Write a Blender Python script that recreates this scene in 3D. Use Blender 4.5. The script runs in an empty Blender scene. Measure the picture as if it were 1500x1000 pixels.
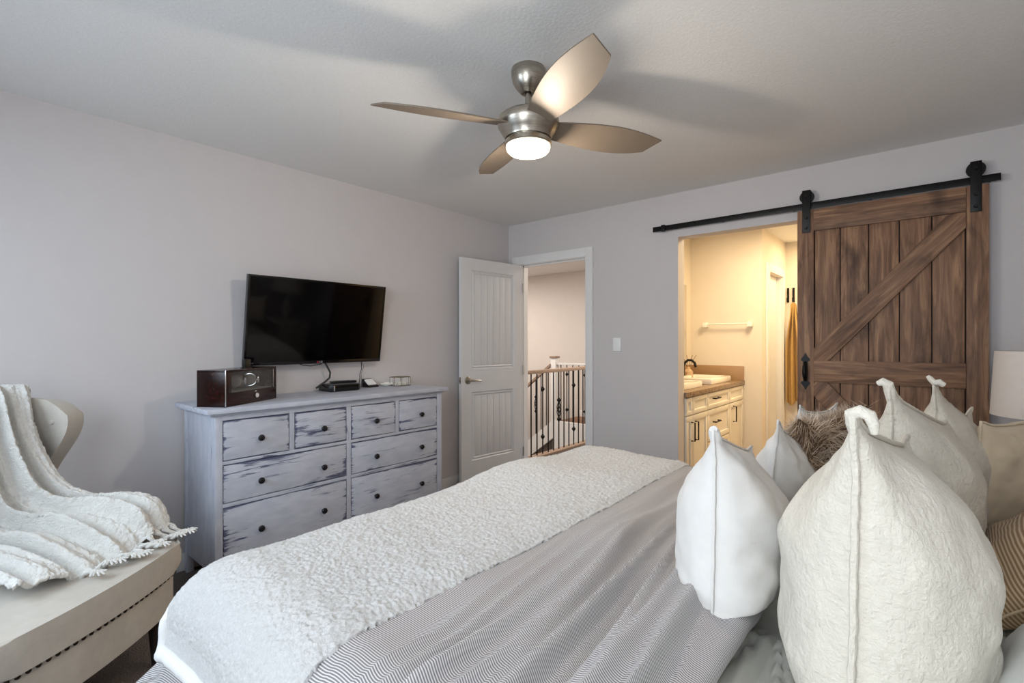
import bpy, bmesh, math, random
from mathutils import Vector, Matrix, noise
random.seed(7)
PI = math.pi
sc = bpy.context.scene
COL = sc.collection

# ------------------------------------------------------------------ camera
def look_axes(yaw, pitch, roll):
    f = Vector((-math.sin(yaw)*math.cos(pitch), math.cos(yaw)*math.cos(pitch), math.sin(pitch)))
    r0 = Vector((math.cos(yaw), math.sin(yaw), 0)); u0 = r0.cross(f)
    r = math.cos(roll)*r0 + math.sin(roll)*u0; u = -math.sin(roll)*r0 + math.cos(roll)*u0
    return r, u, f
cam_d = bpy.data.cameras.new('camera'); cam = bpy.data.objects.new('camera', cam_d); COL.objects.link(cam)
r_, u_, f_ = look_axes(0.704476471, -0.001608952, -0.0013325)
cam.matrix_world = Matrix(((r_.x, u_.x, -f_.x, 3.25234895), (r_.y, u_.y, -f_.y, -3.77568538), (r_.z, u_.z, -f_.z, 1.30404696), (0, 0, 0, 1)))
cam_d.sensor_width = 36; cam_d.lens = 724.116/1500*36; cam_d.clip_start = 0.02
sc.camera = cam

# ------------------------------------------------------------------ world, light, exposure
H = 2.455; W = 3.92; YB = -4.45      # ceiling height, room width, back wall
sc.view_settings.view_transform = 'Standard'; sc.view_settings.look = 'None'
sc.view_settings.gamma = 1; sc.view_settings.use_curve_mapping = False
sc.view_settings.exposure = 0.50
wd = bpy.data.worlds.new('sky'); sc.world = wd; wd.use_nodes = True
wd.node_tree.nodes['Background'].inputs[0].default_value = (0.62, 0.78, 1, 1)
wd.node_tree.nodes['Background'].inputs[1].default_value = 1.0
def area(name, loc, rot, sx, sy, power, col):
    d = bpy.data.lights.new(name, 'AREA'); d.shape = 'RECTANGLE'; d.size = sx; d.size_y = sy; d.energy = power; d.color = col
    o = bpy.data.objects.new(name, d); o.location = loc; o.rotation_euler = rot; COL.objects.link(o); return o
def bulb(name, loc, power, col, rad=0.05):
    d = bpy.data.lights.new(name, 'POINT'); d.energy = power; d.color = col; d.shadow_soft_size = rad
    o = bpy.data.objects.new(name, d); o.location = loc; COL.objects.link(o); return o
# daylight through the two windows of the back wall
area('window_daylight', (2.95, YB-0.16, 1.45), (PI/2, 0, 0), 1.35, 1.35, 30, (0.88, 0.95, 1.0))
area('window_daylight', (1.05, YB-0.75, 2.10), (PI/2-0.45, 0, 0), 1.9, 1.5, 62, (0.76, 0.89, 1.0))
bulb('fan_bulb', (1.945, -2.13, H-0.40), 15, (1.0, 0.87, 0.72), 0.035)
area('bathroom_lamp', (2.25, 0.9, 2.42), (0, 0, 0), 0.5, 0.5, 24, (1.0, 0.76, 0.44))
area('toilet_room_lamp', (2.6, 2.4, 2.42), (0, 0, 0), 0.4, 0.4, 15, (1.0, 0.76, 0.44))
area('hall_lamp', (0.5, 1.5, 2.42), (0, 0, 0), 0.5, 0.5, 30, (1.0, 0.90, 0.78))
area('stair_lamp', (-2.4, 1.6, 2.42), (0, 0, 0), 0.6, 0.6, 42, (1.0, 0.93, 0.86))

# ------------------------------------------------------------------ materials
def lin(c):
    return tuple((x/255/12.92 if x/255 <= 0.04045 else ((x/255+0.055)/1.055)**2.4) for x in c) + (1.0,)
class NT:
    def __init__(s, name):
        s.m = bpy.data.materials.new(name); s.m.use_nodes = True; s.t = s.m.node_tree
        s.p = s.t.nodes['Principled BSDF']
    def n(s, typ, **kw):
        nd = s.t.nodes.new(typ)
        for k, v in kw.items():
            if k.startswith('i_'):
                key = k[2:]; nd.inputs[int(key) if key.isdigit() else key.replace('_', ' ')].default_value = v
            else: setattr(nd, k, v)
        return nd
    def l(s, a, b): s.t.links.new(a, b)
    def coords(s, scale=(1, 1, 1), kind='Object', rand=False, rot=(0, 0, 0)):
        tc = s.n('ShaderNodeTexCoord'); mp = s.n('ShaderNodeMapping'); mp.inputs['Scale'].default_value = scale
        mp.inputs['Rotation'].default_value = rot
        src = tc.outputs[kind]
        if rand:
            oi = s.n('ShaderNodeObjectInfo'); ad = s.n('ShaderNodeVectorMath', operation='ADD')
            mu = s.n('ShaderNodeVectorMath', operation='SCALE'); cb = s.n('ShaderNodeCombineXYZ')
            for i in range(3): s.l(oi.outputs['Random'], cb.inputs[i])
            s.l(cb.outputs[0], mu.inputs[0]); mu.inputs['Scale'].default_value = 37.0
            s.l(src, ad.inputs[0]); s.l(mu.outputs[0], ad.inputs[1]); src = ad.outputs[0]
        s.l(src, mp.inputs[0]); return mp.outputs[0]
    def noise(s, vec, scale=5, detail=4, rough=0.5, dist=0.0):
        nd = s.n('ShaderNodeTexNoise'); nd.inputs['Scale'].default_value = scale; nd.inputs['Detail'].default_value = detail
        nd.inputs['Roughness'].default_value = rough; nd.inputs['Distortion'].default_value = dist
        s.l(vec, nd.inputs['Vector']); return nd.outputs['Fac']
    def ramp(s, fac, stops):
        nd = s.n('ShaderNodeValToRGB'); cr = nd.color_ramp
        while len(cr.elements) > 1: cr.elements.remove(cr.elements[0])
        cr.elements[0].position = stops[0][0]; cr.elements[0].color = stops[0][1]
        for p, c in stops[1:]:
            e = cr.elements.new(p); e.color = c
        s.l(fac, nd.inputs[0]); return nd.outputs[0]
    def mix(s, fac, a, b, mode='MIX'):
        nd = s.n('ShaderNodeMix', data_type='RGBA', blend_type=mode)
        for sock, v in ((nd.inputs[0], fac), (nd.inputs[6], a), (nd.inputs[7], b)):
            if hasattr(v, 'links') or hasattr(v, 'is_linked'): s.l(v, sock)
            else: sock.default_value = v
        return nd.outputs[2]
    def math(s, op, a, b=0.0, clamp=False):
        nd = s.n('ShaderNodeMath', operation=op, use_clamp=clamp)
        for sock, v in ((nd.inputs[0], a), (nd.inputs[1], b)):
            if hasattr(v, 'is_linked'): s.l(v, sock)
            else: sock.default_value = v
        return nd.outputs[0]
    def base(s, c):
        if hasattr(c, 'is_linked'): s.l(c, s.p.inputs['Base Color'])
        else: s.p.inputs['Base Color'].default_value = c
    def bump(s, h, strength=0.3, dist=0.01):
        nd = s.n('ShaderNodeBump'); nd.inputs['Strength'].default_value = strength; nd.inputs['Distance'].default_value = dist
        s.l(h, nd.inputs['Height']); s.l(nd.outputs[0], s.p.inputs['Normal'])
    def set(s, rough=0.5, metal=0.0, spec=0.5):
        s.p.inputs['Roughness'].default_value = rough; s.p.inputs['Metallic'].default_value = metal
        s.p.inputs['Specular IOR Level'].default_value = spec; return s.m

def plain(name, rgb, rough=0.5, metal=0.0, spec=0.5, var=0.06, bump=None):
    k = NT(name); c = lin(rgb); v = k.coords()
    f = k.noise(v, 9, 3)
    d = tuple(x*(1-var) for x in c[:3])+(1,); e = tuple(min(1, x*(1+var)) for x in c[:3])+(1,)
    k.base(k.ramp(f, [(0.3, d), (0.7, e)]))
    if bump: k.bump(k.noise(v, bump[0], 4), bump[1], bump[2])
    return k.set(rough, metal, spec)

M = {}
M['wall'] = plain('wall_paint', (205, 200, 200), 0.75, spec=0.25, var=0.01, bump=(140, 0.12, 0.002))
M['bathwall'] = plain('bathroom_wall_paint', (226, 217, 204), 0.7, spec=0.25, var=0.01)
M['hallwall'] = plain('hall_wall_paint', (208, 200, 194), 0.75, spec=0.2, var=0.01)
def ceiling_mat():
    k = NT('textured_ceiling'); v = k.coords()
    a = k.noise(v, 75, 5, 0.6); b = k.noise(v, 170, 3)
    h = k.ramp(a, [(0.42, (0, 0, 0, 1)), (0.62, (1, 1, 1, 1))])
    k.base(k.ramp(b, [(0.3, lin((228, 227, 225))), (0.7, lin((236, 235, 233)))]))
    k.bump(h, 0.14, 0.003); return k.set(0.9, spec=0.1)
M['ceiling'] = ceiling_mat()
M['white'] = plain('white_trim_paint', (226, 225, 224), 0.4, var=0.01)
M['doorwhite'] = plain('white_door_paint', (214, 213, 213), 0.42, var=0.01)
M['black'] = plain('black_steel', (22, 21, 21), 0.42, 0.6, var=0.1)
M['blackplastic'] = plain('black_plastic', (14, 14, 15), 0.28, var=0.1)
M['cablerubber'] = plain('cable_rubber', (38, 38, 40), 0.5)
def nickel():
    k = NT('brushed_nickel'); v = k.coords((6, 6, 260)); f = k.noise(v, 3, 3)
    k.base(k.ramp(f, [(0.3, lin((150, 143, 132))), (0.7, lin((192, 184, 172)))])); k.bump(f, 0.08, 0.002)
    return k.set(0.28, 1.0)
M['nickel'] = nickel()
M['blade'] = plain('blade_silver_paint', (126, 113, 99), 0.52, 0.1, spec=0.45, var=0.03)
M['bladeedge'] = plain('blade_edge', (70, 62, 55), 0.5)
def glow(name, col, st, base):
    k = NT(name); k.base(lin(base)); k.p.inputs['Emission Color'].default_value = col; k.p.inputs['Emission Strength'].default_value = st
    return k.set(0.35)
M['bowl'] = glow('lit_opal_glass', (1.0, 0.86, 0.62, 1), 1.5, (245, 235, 215))
M['darkgap'] = plain('dark_backing', (34, 24, 18), 0.7)
def wood(name, dark, mid, light, blotch=0.6, scale=1.0, rough=0.55, knots=True):
    k = NT(name); v = k.coords((1.6*scale, 22*scale, 22*scale), rand=True)
    g = k.noise(v, 1.6, 9, 0.62, 0.8)
    c = k.ramp(g, [(0.28, lin(dark)), (0.5, lin(mid)), (0.72, lin(light))])
    v2 = k.coords((2.2*scale, 6.5*scale, 6.5*scale), rand=True)
    b = k.noise(v2, 1.4, 4, 0.6, 0.6)
    bm_ = k.ramp(b, [(0.50, (0, 0, 0, 1)), (0.74, (blotch, blotch, blotch, 1))])
    c = k.mix(bm_, c, lin(tuple(x*0.55 for x in dark)))
    if knots:
        v3 = k.coords((3.0*scale, 5.2*scale, 0.5*scale), rand=True)
        vo = k.n('ShaderNodeTexVoronoi'); vo.inputs['Scale'].default_value = 0.9; k.l(v3, vo.inputs['Vector'])
        kn = k.ramp(vo.outputs['Distance'], [(0.0, (0.9, 0.9, 0.9, 1)), (0.055, (0.65, 0.65, 0.65, 1)), (0.14, (0, 0, 0, 1))])
        c = k.mix(kn, c, lin(tuple(x*0.4 for x in dark)))
    v4 = k.coords((1.0*scale, 60*scale, 60*scale), rand=True); fgr = k.noise(v4, 3, 6, 0.7)
    c = k.mix(0.35, c, k.ramp(fgr, [(0.3, (0.35, 0.35, 0.35, 1)), (0.7, (0.72, 0.72, 0.72, 1))]), 'OVERLAY')
    k.base(c); k.bump(fgr, 0.2, 0.003); return k.set(rough, spec=0.35)
M['barn'] = wood('stained_alder', (84, 58, 43), (130, 96, 73), (172, 135, 103), 0.85)
M['winder'] = wood('macassar_lacquer', (12, 6, 6), (32, 12, 10), (58, 20, 15), 0.5, 1.0, 0.1, knots=False)
M['oak'] = wood('oak_handrail', (128, 106, 90), (152, 130, 113), (168, 146, 130), 0.1, 1.5, 0.5, knots=False)
M['hallwood'] = wood('brown_wood_floor', (96, 62, 40), (128, 86, 58), (150, 104, 72), 0.2, 1.0, 0.4, knots=False)
M['palewood'] = wood('whitewashed_wood', (190, 186, 180), (208, 204, 198), (222, 219, 214), 0.05, 1.0, 0.55, knots=False)
def distressed(name, wear=1.0, edges=True, streak=(2.6, 34, 34)):
    k = NT(name); v = k.coords(streak, rand=True)
    s1 = k.noise(v, 1.6, 5, 0.62, 0.7)
    v2 = k.coords((1.7, 5, 5), rand=True); patch = k.noise(v2, 1.8, 3, 0.5)
    sm = k.math('ADD', k.math('MULTIPLY', s1, 0.68), k.math('MULTIPLY', patch, 0.38))
    if edges:
        tc = k.n('ShaderNodeTexCoord'); sp = k.n('ShaderNodeSeparateXYZ'); k.l(tc.outputs['Generated'], sp.inputs[0])
        es = []
        for i, g in ((0, 0.10), (2, 0.17)):
            e = k.math('ABSOLUTE', k.math('SUBTRACT', sp.outputs[i], 0.5)); e = k.math('MULTIPLY', k.math('SUBTRACT', e, 0.455), g/0.045, True)
            es.append(e)
        sm = k.math('ADD', sm, k.math('MAXIMUM', es[0], es[1]))
    hi = 0.635 - 0.03*(wear-1)
    m = k.ramp(sm, [(hi-0.035, (0, 0, 0, 1)), (hi+0.035, (0.9, 0.9, 0.9, 1))])
    pn = k.ramp(k.noise(v2, 6, 3), [(0.3, lin((176, 181, 194))), (0.7, lin((194, 197, 208)))])
    k.base(k.mix(m, pn, lin((62, 68, 100)))); k.bump(m, 0.15, 0.002); return k.set(0.5, spec=0.35)
M['paint'] = distressed('distressed_lilac_paint')
M['paintframe'] = distressed('distressed_frame_paint', 0.6, False, (2.0, 26, 26))
M['paintside'] = distressed('side_paint', -1.4, False, (2.0, 20, 20))
M['knob'] = plain('dark_bronze_knob', (40, 38, 42), 0.35, 0.5)
def screen():
    k = NT('dark_screen'); k.base(lin((3, 3, 4))); return k.set(0.06, spec=0.32)
M['screen'] = screen()
M['bezel'] = plain('gloss_black_bezel', (8, 8, 9), 0.15)
M['bezeledge'] = plain('grey_bezel_edge', (70, 72, 76), 0.35, 0.4)
M['logored'] = plain('red_mark', (150, 30, 45), 0.4); M['logowhite'] = plain('silver_lettering', (205, 205, 205), 0.4)
def glass(name, rgb=(230, 235, 235), rough=0.02, alpha=0.15):
    k = NT(name); k.base(lin(rgb)); k.p.inputs['Alpha'].default_value = alpha; return k.set(rough)
M['glass'] = glass('clear_glass'); M['smoke'] = glass('winder_glass', (150, 150, 150), 0.03, 0.12)
M['pane'] = glass('window_glass', (240, 248, 250), 0.02, 0.05)
M['chrome'] = plain('polished_chrome', (225, 225, 225), 0.12, 1.0)
M['whiteplastic'] = plain('white_plastic', (238, 238, 238), 0.35, var=0.01)
M['brass'] = plain('aged_brass', (120, 100, 70), 0.4, 0.8)
M['grey_suede'] = plain('grey_cushion', (112, 110, 104), 0.9)
M['strap'] = plain('brown_leather', (110, 62, 46), 0.6)
M['ceramic'] = plain('white_ceramic', (244, 240, 232), 0.12, var=0.01)
M['tile'] = plain('beige_tile', (170, 138, 104), 0.35, var=0.05)
def granite():
    k = NT('mottled_countertop'); v = k.coords((1, 1, 1)); a = k.noise(v, 45, 6, 0.7)
    k.base(k.ramp(a, [(0.32, lin((74, 56, 42))), (0.5, lin((134, 108, 84))), (0.7, lin((176, 150, 122)))])); return k.set(0.3)
M['granite'] = granite()
M['cabinet'] = plain('cream_cabinet_paint', (232, 226, 214), 0.45, var=0.01)
M['mirror'] = plain('mirror', (235, 235, 235), 0.02, 1.0, var=0.0)
def cloth(name, rgb, weave=900, strength=0.25, var=0.05, soft=12, softs=0.0, sheen=0.15, wave=True):
    k = NT(name); v = k.coords(); c = lin(rgb); n1 = k.noise(v, 28, 4, 0.6)
    k.base(k.ramp(n1, [(0.3, tuple(x*(1-var) for x in c[:3])+(1,)), (0.7, tuple(min(1, x*(1+var)) for x in c[:3])+(1,))]))
    a = k.noise(k.coords((weave, weave*0.12, weave*0.12)), 0.35, 3); b = k.noise(k.coords((weave*0.12, weave*0.12, weave)), 0.35, 3)
    h = k.math('ADD', a, b)
    if softs: h = k.math('ADD', h, k.math('MULTIPLY', k.noise(v, soft, 5, 0.6, 0.4), softs))
    k.bump(h, strength, 0.002)
    k.p.inputs['Sheen Weight'].default_value = sheen
    return k.set(0.9, spec=0.15)
M['chair'] = cloth('beige_linen_upholstery', (184, 178, 169), 700, 0.2)
M['nail'] = plain('bronze_nailhead', (58, 50, 44), 0.35, 0.7)
M['throw'] = cloth('white_chenille', (224, 223, 219), 500, 0.85, 0.05, 130, 5.0, 0.3)
M['cotton'] = cloth('cream_textured_cotton', (214, 207, 194), 500, 0.7, 0.04, 75, 4.0, 0.1)
M['linen'] = cloth('white_linen', (216, 213, 209), 900, 0.22, 0.03, 40, 0.3, 0.1)
M['sheet'] = cloth('sage_grey_sheet', (186, 184, 174), 1000, 0.08, 0.02)
M['whitecotton'] = cloth('white_cotton', (222, 222, 218), 1000, 0.12, 0.02)
M['sandcotton'] = cloth('sand_cotton', (214, 196, 170), 1000, 0.12, 0.02)
M['shade'] = cloth('lampshade_linen', (222, 212, 204), 700, 0.15, 0.02)
M['towel'] = cloth('tan_towelling', (188, 152, 92), 500, 0.6, 0.06, 140, 2.0)
def striped(name, light, dark, pitch, axis=1, width=0.45, fray=0.12):
    k = NT(name); uv = k.n('ShaderNodeUVMap'); sp = k.n('ShaderNodeSeparateXYZ'); k.l(uv.outputs[0], sp.inputs[0])
    w = k.math('FRACT', k.math('MULTIPLY', sp.outputs[axis], 1.0/pitch))
    m = k.ramp(w, [(width-fray, (0, 0, 0, 1)), (width, (1, 1, 1, 1)), (1-fray, (1, 1, 1, 1)), (1.0, (0, 0, 0, 1))])
    k.base(k.mix(m, lin(light), lin(dark)))
    k.bump(k.noise(k.coords(), 500, 3), 0.1, 0.001); k.p.inputs['Sheen Weight'].default_value = 0.1
    return k.set(0.88, spec=0.15)
M['duvet'] = striped('pinstriped_grey_cotton', (206, 203, 202), (120, 117, 120), 0.0052)
M['ticking'] = striped('sand_ticking_cotton', (206, 184, 152), (150, 120, 88), 0.009)
def fleece():
    k = NT('white_sherpa'); v = k.coords(); a = k.noise(v, 150, 6, 0.75, 1.2); b = k.noise(v, 420, 4, 0.7)
    k.base(k.ramp(a, [(0.3, lin((208, 207, 206))), (0.65, lin((236, 235, 234)))]))
    k.bump(k.math('ADD', a, k.math('MULTIPLY', b, 0.5)), 0.9, 0.006); k.p.inputs['Sheen Weight'].default_value = 0.3
    return k.set(0.95, spec=0.08)
M['fleece'] = fleece()
M['band'] = cloth('fleece_border', (222, 222, 221), 800, 0.15, 0.01, sheen=0.3)
def furm():
    k = NT('brown_fur'); oi = k.n('ShaderNodeUVMap'); sp = k.n('ShaderNodeSeparateXYZ'); k.l(oi.outputs[0], sp.inputs[0])
    k.base(k.ramp(sp.outputs[0], [(0.0, lin((106, 82, 62))), (0.5, lin((172, 148, 124))), (1.0, lin((226, 212, 196)))])); return k.set(0.7, spec=0.2)
M['fur'] = furm()
M['pelt'] = plain('fur_backing', (98, 76, 58), 0.9, var=0.3)
def carpet():
    k = NT('brown_carpet'); v = k.coords(); a = k.noise(v, 160, 5, 0.7)
    k.base(k.ramp(a, [(0.3, lin((78, 70, 66))), (0.7, lin((136, 126, 120)))])); k.bump(a, 0.8, 0.01); return k.set(0.95, spec=0.05)
M['carpet'] = carpet()
M['bathfloor'] = plain('bathroom_vinyl', (120, 96, 74), 0.5)
M['grass'] = plain('dry_reed', (120, 92, 66), 0.8)
M['amber'] = plain('amber_bottle', (196, 168, 138), 0.2)
M['pearl'] = plain('pearl_beads', (222, 214, 196), 0.3)

# ------------------------------------------------------------------ mesh helpers
class MB:
    def __init__(s): s.b = bmesh.new()
    def box(s, x0, x1, y0, y1, z0, z1, bev=0.0, mat=0):
        vs = [s.b.verts.new((x, y, z)) for x in (x0, x1) for y in (y0, y1) for z in (z0, z1)]
        fs = [(0, 1, 3, 2), (4, 6, 7, 5), (0, 4, 5, 1), (2, 3, 7, 6), (0, 2, 6, 4), (1, 5, 7, 3)]
        F = [s.b.faces.new([vs[i] for i in f]) for f in fs]
        for f in F: f.material_index = mat
        if bev > 0:
            es = {e for f in F for e in f.edges}
            bmesh.ops.bevel(s.b, geom=list(es), offset=bev, segments=2, profile=0.6, affect='EDGES')
        return s
    def tube(s, pts, rad, seg=10, caps=True):
        pts = [Vector(p) for p in pts]; n = len(pts); rings = []
        up = Vector((0, 0, 1)); prev = None
        for i, p in enumerate(pts):
            d = (pts[min(i+1, n-1)] - pts[max(i-1, 0)]).normalized()
            if prev is None:
                a = d.cross(up)
                if a.length < 1e-3: a = d.cross(Vector((1, 0, 0)))
            else: a = prev - d*prev.dot(d)
            a.normalize(); prev = a; b = d.cross(a)
            r = rad[i] if isinstance(rad, (list, tuple)) else rad
            rings.append([s.b.verts.new(p + a*math.cos(2*PI*k/seg)*r + b*math.sin(2*PI*k/seg)*r) for k in range(seg)])
        for i in range(n-1):
            for k in range(seg):
                s.b.faces.new((rings[i][k], rings[i][(k+1) % seg], rings[i+1][(k+1) % seg], rings[i+1][k]))
        if caps and seg > 2:
            s.b.faces.new(rings[0][::-1]); s.b.faces.new(rings[-1])
        return s
    def lathe(s, prof, c=(0, 0, 0), seg=32, axis='z'):
        def P(r, h, a):
            x, y = r*math.cos(a), r*math.sin(a)
            q = {'z': (x, y, h), 'x': (h, x, y), 'y': (x, h, y)}[axis]
            return (q[0]+c[0], q[1]+c[1], q[2]+c[2])
        rings = []
        for r, h in prof:
            if r < 1e-6: rings.append([s.b.verts.new(P(0, h, 0))])
            else: rings.append([s.b.verts.new(P(r, h, 2*PI*k/seg)) for k in range(seg)])
        for a, b in zip(rings[:-1], rings[1:]):
            for k in range(seg):
                k2 = (k+1) % seg
                if len(a) == 1 and len(b) == 1: continue
                if len(a) == 1: s.b.faces.new((a[0], b[k2], b[k]))
                elif len(b) == 1: s.b.faces.new((a[k], a[k2], b[0]))
                else: s.b.faces.new((a[k], a[k2], b[k2], b[k]))
        return s
    def prism(s, poly, h0, h1, axis='z', bev=0.0):
        def P(a, b, h): return {'z': (a, b, h), 'x': (h, a, b), 'y': (a, h, b)}[axis]
        lo = [s.b.verts.new(P(a, b, h0)) for a, b in poly]; hi = [s.b.verts.new(P(a, b, h1)) for a, b in poly]
        n = len(poly); F = [s.b.faces.new(lo[::-1]), s.b.faces.new(hi)]
        for i in range(n): F.append(s.b.faces.new((lo[i], lo[(i+1) % n], hi[(i+1) % n], hi[i])))
        if bev > 0:
            es = {e for f in F[:2] for e in f.edges}
            bmesh.ops.bevel(s.b, geom=list(es), offset=bev, segments=3, profile=0.5, affect='EDGES')
        return s
    def grid(s, pts, uvs=None, closed_u=False):
        R, C_ = len(pts), len(pts[0]); V = [[s.b.verts.new(p) for p in row] for row in pts]
        lay = s.b.loops.layers.uv.verify() if uvs else None
        for i in range(R-1):
            for j in range(C_-1 if not closed_u else C_):
                j2 = (j+1) % C_
                f = s.b.faces.new((V[i][j], V[i][j2], V[i+1][j2], V[i+1][j]))
                if uvs:
                    for lp, (a, b) in zip(f.loops, ((i, j), (i, j2), (i+1, j2), (i+1, j))): lp[lay].uv = uvs[a][b]
        return s
    def make(s, name, mat, parent=None, smooth=True, loc=None, rot=None, angle=35):
        bmesh.ops.recalc_face_normals(s.b, faces=s.b.faces)
        me = bpy.data.meshes.new(name); s.b.to_mesh(me); s.b.free()
        ms = mat if isinstance(mat, (list, tuple)) else [mat]
        for m in ms: me.materials.append(M[m])
        if smooth:
            me.polygons.foreach_set('use_smooth', [True]*len(me.polygons))
            try: me.set_sharp_from_angle(angle=math.radians(angle))
            except Exception: pass
        o = bpy.data.objects.new(name, me); COL.objects.link(o)
        if parent is not None: o.parent = parent
        if loc is not None: o.location = loc
        if rot is not None: o.rotation_euler = rot
        return o
def tag(o, label, cat, group=None, kind=None):
    o['label'] = label; o['category'] = cat
    if group: o['group'] = group
    if kind: o['kind'] = kind
    return o
def thing(name, label, cat, loc=(0, 0, 0), rot=(0, 0, 0), group=None):
    o = bpy.data.objects.new(name, None); COL.objects.link(o); o.location = loc; o.rotation_euler = rot
    o.empty_display_size = 0.1
    return tag(o, label, cat, group)
def struct(o): o['kind'] = 'structure'; return o
def copy(o, parent=None, loc=None, rot=None):
    c = o.copy(); COL.objects.link(c)
    if parent is not None: c.parent = parent
    if loc is not None: c.location = loc
    if rot is not None: c.rotation_euler = rot
    return c
def nz(x, y, z=0.0): return noise.noise(Vector((x, y, z)))
def sm(a, b, x):
    t = max(0.0, min(1.0, (x-a)/(b-a))); return t*t*(3-2*t)

# ------------------------------------------------------------------ room shell
def sbox(name, mat, *boxes, bev=0.0):
    m = MB()
    for b in boxes: m.box(*b, bev=bev)
    return struct(m.make(name, mat, smooth=bev > 0))
sbox('floor', 'carpet', (0, W, YB, 0.0, -0.12, 0))
sbox('ceiling', 'ceiling', (-0.12, W+0.12, YB-0.12, 0.12, H, H+0.1))
sbox('wall_left', 'wall', (-0.12, 0, YB-0.12, 0.12, -0.12, H))
DX0, DX1, DZ = 0.150, 0.905, 2.045        # bedroom door opening
BX0, BX1, BZ = 1.743, 2.640, 2.110        # bathroom opening
sbox('wall_far', 'wall', (0, DX0-0.02, 0, 0.12, -0.12, H), (DX0-0.02, DX1+0.02, 0, 0.12, DZ+0.02, H), (DX1+0.02, BX0, 0, 0.12, -0.12, H),
     (BX0, BX1, 0, 0.12, BZ, H), (BX1, W, 0, 0.12, -0.12, H))
sbox('wall_right', 'wall', (W, W+0.12, YB-0.12, 0.12, -0.12, H))
WX = [(0.375, 1.725), (2.275, 3.625)]; WZ = (0.775, 2.125)
sbox('wall_back', 'wall', (0, WX[0][0], YB-0.12, YB, -0.12, H), (WX[0][1], WX[1][0], YB-0.12, YB, -0.12, H), (WX[1][1], W, YB-0.12, YB, -0.12, H),
     *[(a, b, YB-0.12, YB, -0.12, WZ[0]) for a, b in WX], *[(a, b, YB-0.12, YB, WZ[1], H) for a, b in WX])
for i, (a, b) in enumerate(WX):
    fm = MB(); y0, y1 = YB-0.10, YB-0.04
    fm.box(a, b, y0, y1, WZ[0], WZ[0]+0.05).box(a, b, y0, y1, WZ[1]-0.05, WZ[1]).box(a, a+0.05, y0, y1, WZ[0]+0.05, WZ[1]-0.05).box(b-0.05, b, y0, y1, WZ[0]+0.05, WZ[1]-0.05)
    w = struct(fm.make('window_%d' % (i+1), 'white', smooth=False))
    MB().box(a+0.05, b-0.05, YB-0.075, YB-0.069, WZ[0]+0.05, WZ[1]-0.05).make('pane', 'pane', w, smooth=False)
    MB().box(a-0.04, b+0.04, YB-0.03, YB+0.04, WZ[0]-0.03, WZ[0], bev=0.004).make('window_sill', 'white', w)
# door casing + jamb
tm = MB()
tm.box(DX0-0.09, DX0-0.004, -0.018, 0, 0, DZ+0.085, bev=0.003).box(DX1+0.004, DX1+0.078, -0.018, 0, 0, DZ+0.085, bev=0.003)
tm.box(DX0-0.004, DX1+0.004, -0.0179, 0, DZ+0.004, DZ+0.085, bev=0.003)
tm.box(DX0-0.02, DX0, 0.0, 0.12, 0, DZ+0.02).box(DX1, DX1+0.02, 0.0, 0.12, 0, DZ+0.02).box(DX0, DX1, 0.0, 0.12, DZ, DZ+0.02)
tm.box(DX1-0.012, DX1, 0.045, 0.09, 0, DZ).box(DX0, DX0+0.012, 0.045, 0.09, 0, DZ).box(DX0, DX1, 0.045, 0.09, DZ-0.012, DZ)
struct(tm.make('trim_1', 'white'))
sbox('baseboard_left', 'white', (0, 0.014, YB, -0.02, 0, 0.1), bev=0.004)
sbox('baseboard_far', 'white', (DX1+0.08, BX0, -0.014, 0, 0, 0.1), (BX1, W, -0.014, 0, 0, 0.1), bev=0.004)

# ---- hall and stairwell beyond the bedroom door
sbox('floor_hall', 'carpet', (-0.17, 1.0, 0.12, 2.5, -0.12, 0.0))
sbox('floor_landing', 'hallwood', (-1.22, 1.0, 2.5, 3.2, -0.1, 0.05))
sbox('wall_hall_far', 'hallwall', (-3.3, 1.08, 3.2, 3.3, -2.7, H))
sbox('wall_hall_left', 'hallwall', (-3.4, -3.3, 0.0, 3.3, -2.7, H))
sbox('wall_hall_near', 'hallwall', (-3.3, -0.12, 0.0, 0.12, -2.7, H))
sbox('wall_hall_right', 'hallwall', (1.0, 1.08, 0.12, 3.2, -0.12, H))
sbox('ceiling_hall', 'white', (-3.4, 1.08, 0.12, 3.3, H, H+0.1))
sbox('floor_lower', 'carpet', (-3.3, 1.0, 0.12, 3.2, -2.8, -2.7))
sbox('trim_2', 'white', (-1.22, 1.0, 2.46, 2.5, -2.7, 0.07), (-0.19, -0.17, 0.12, 2.46, -2.7, -0.12))
sbox('trim_3', 'white', (-1.2, 1.0, 3.185, 3.2, 0.05, 0.16), bev=0.003)
st = MB()
for i in range(9):
    x1 = -1.22-0.25*i; z = 0.05-0.19*(i+1); st.box(x1-0.25, x1, 2.5, 3.2, -2.7, z)
struct(st.make('floor_stairs', 'carpet', smooth=False))
sm_ = MB(); x0 = -1.22; sl = 0.76
sm_.prism([(x0, 0.075), (x0, -0.20), (x0-1.9, -0.20-1.9*sl), (x0-1.9, 0.075-1.9*sl)], 2.46, 2.5, axis='y')
struct(sm_.make('trim_4', 'white', smooth=False))

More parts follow.
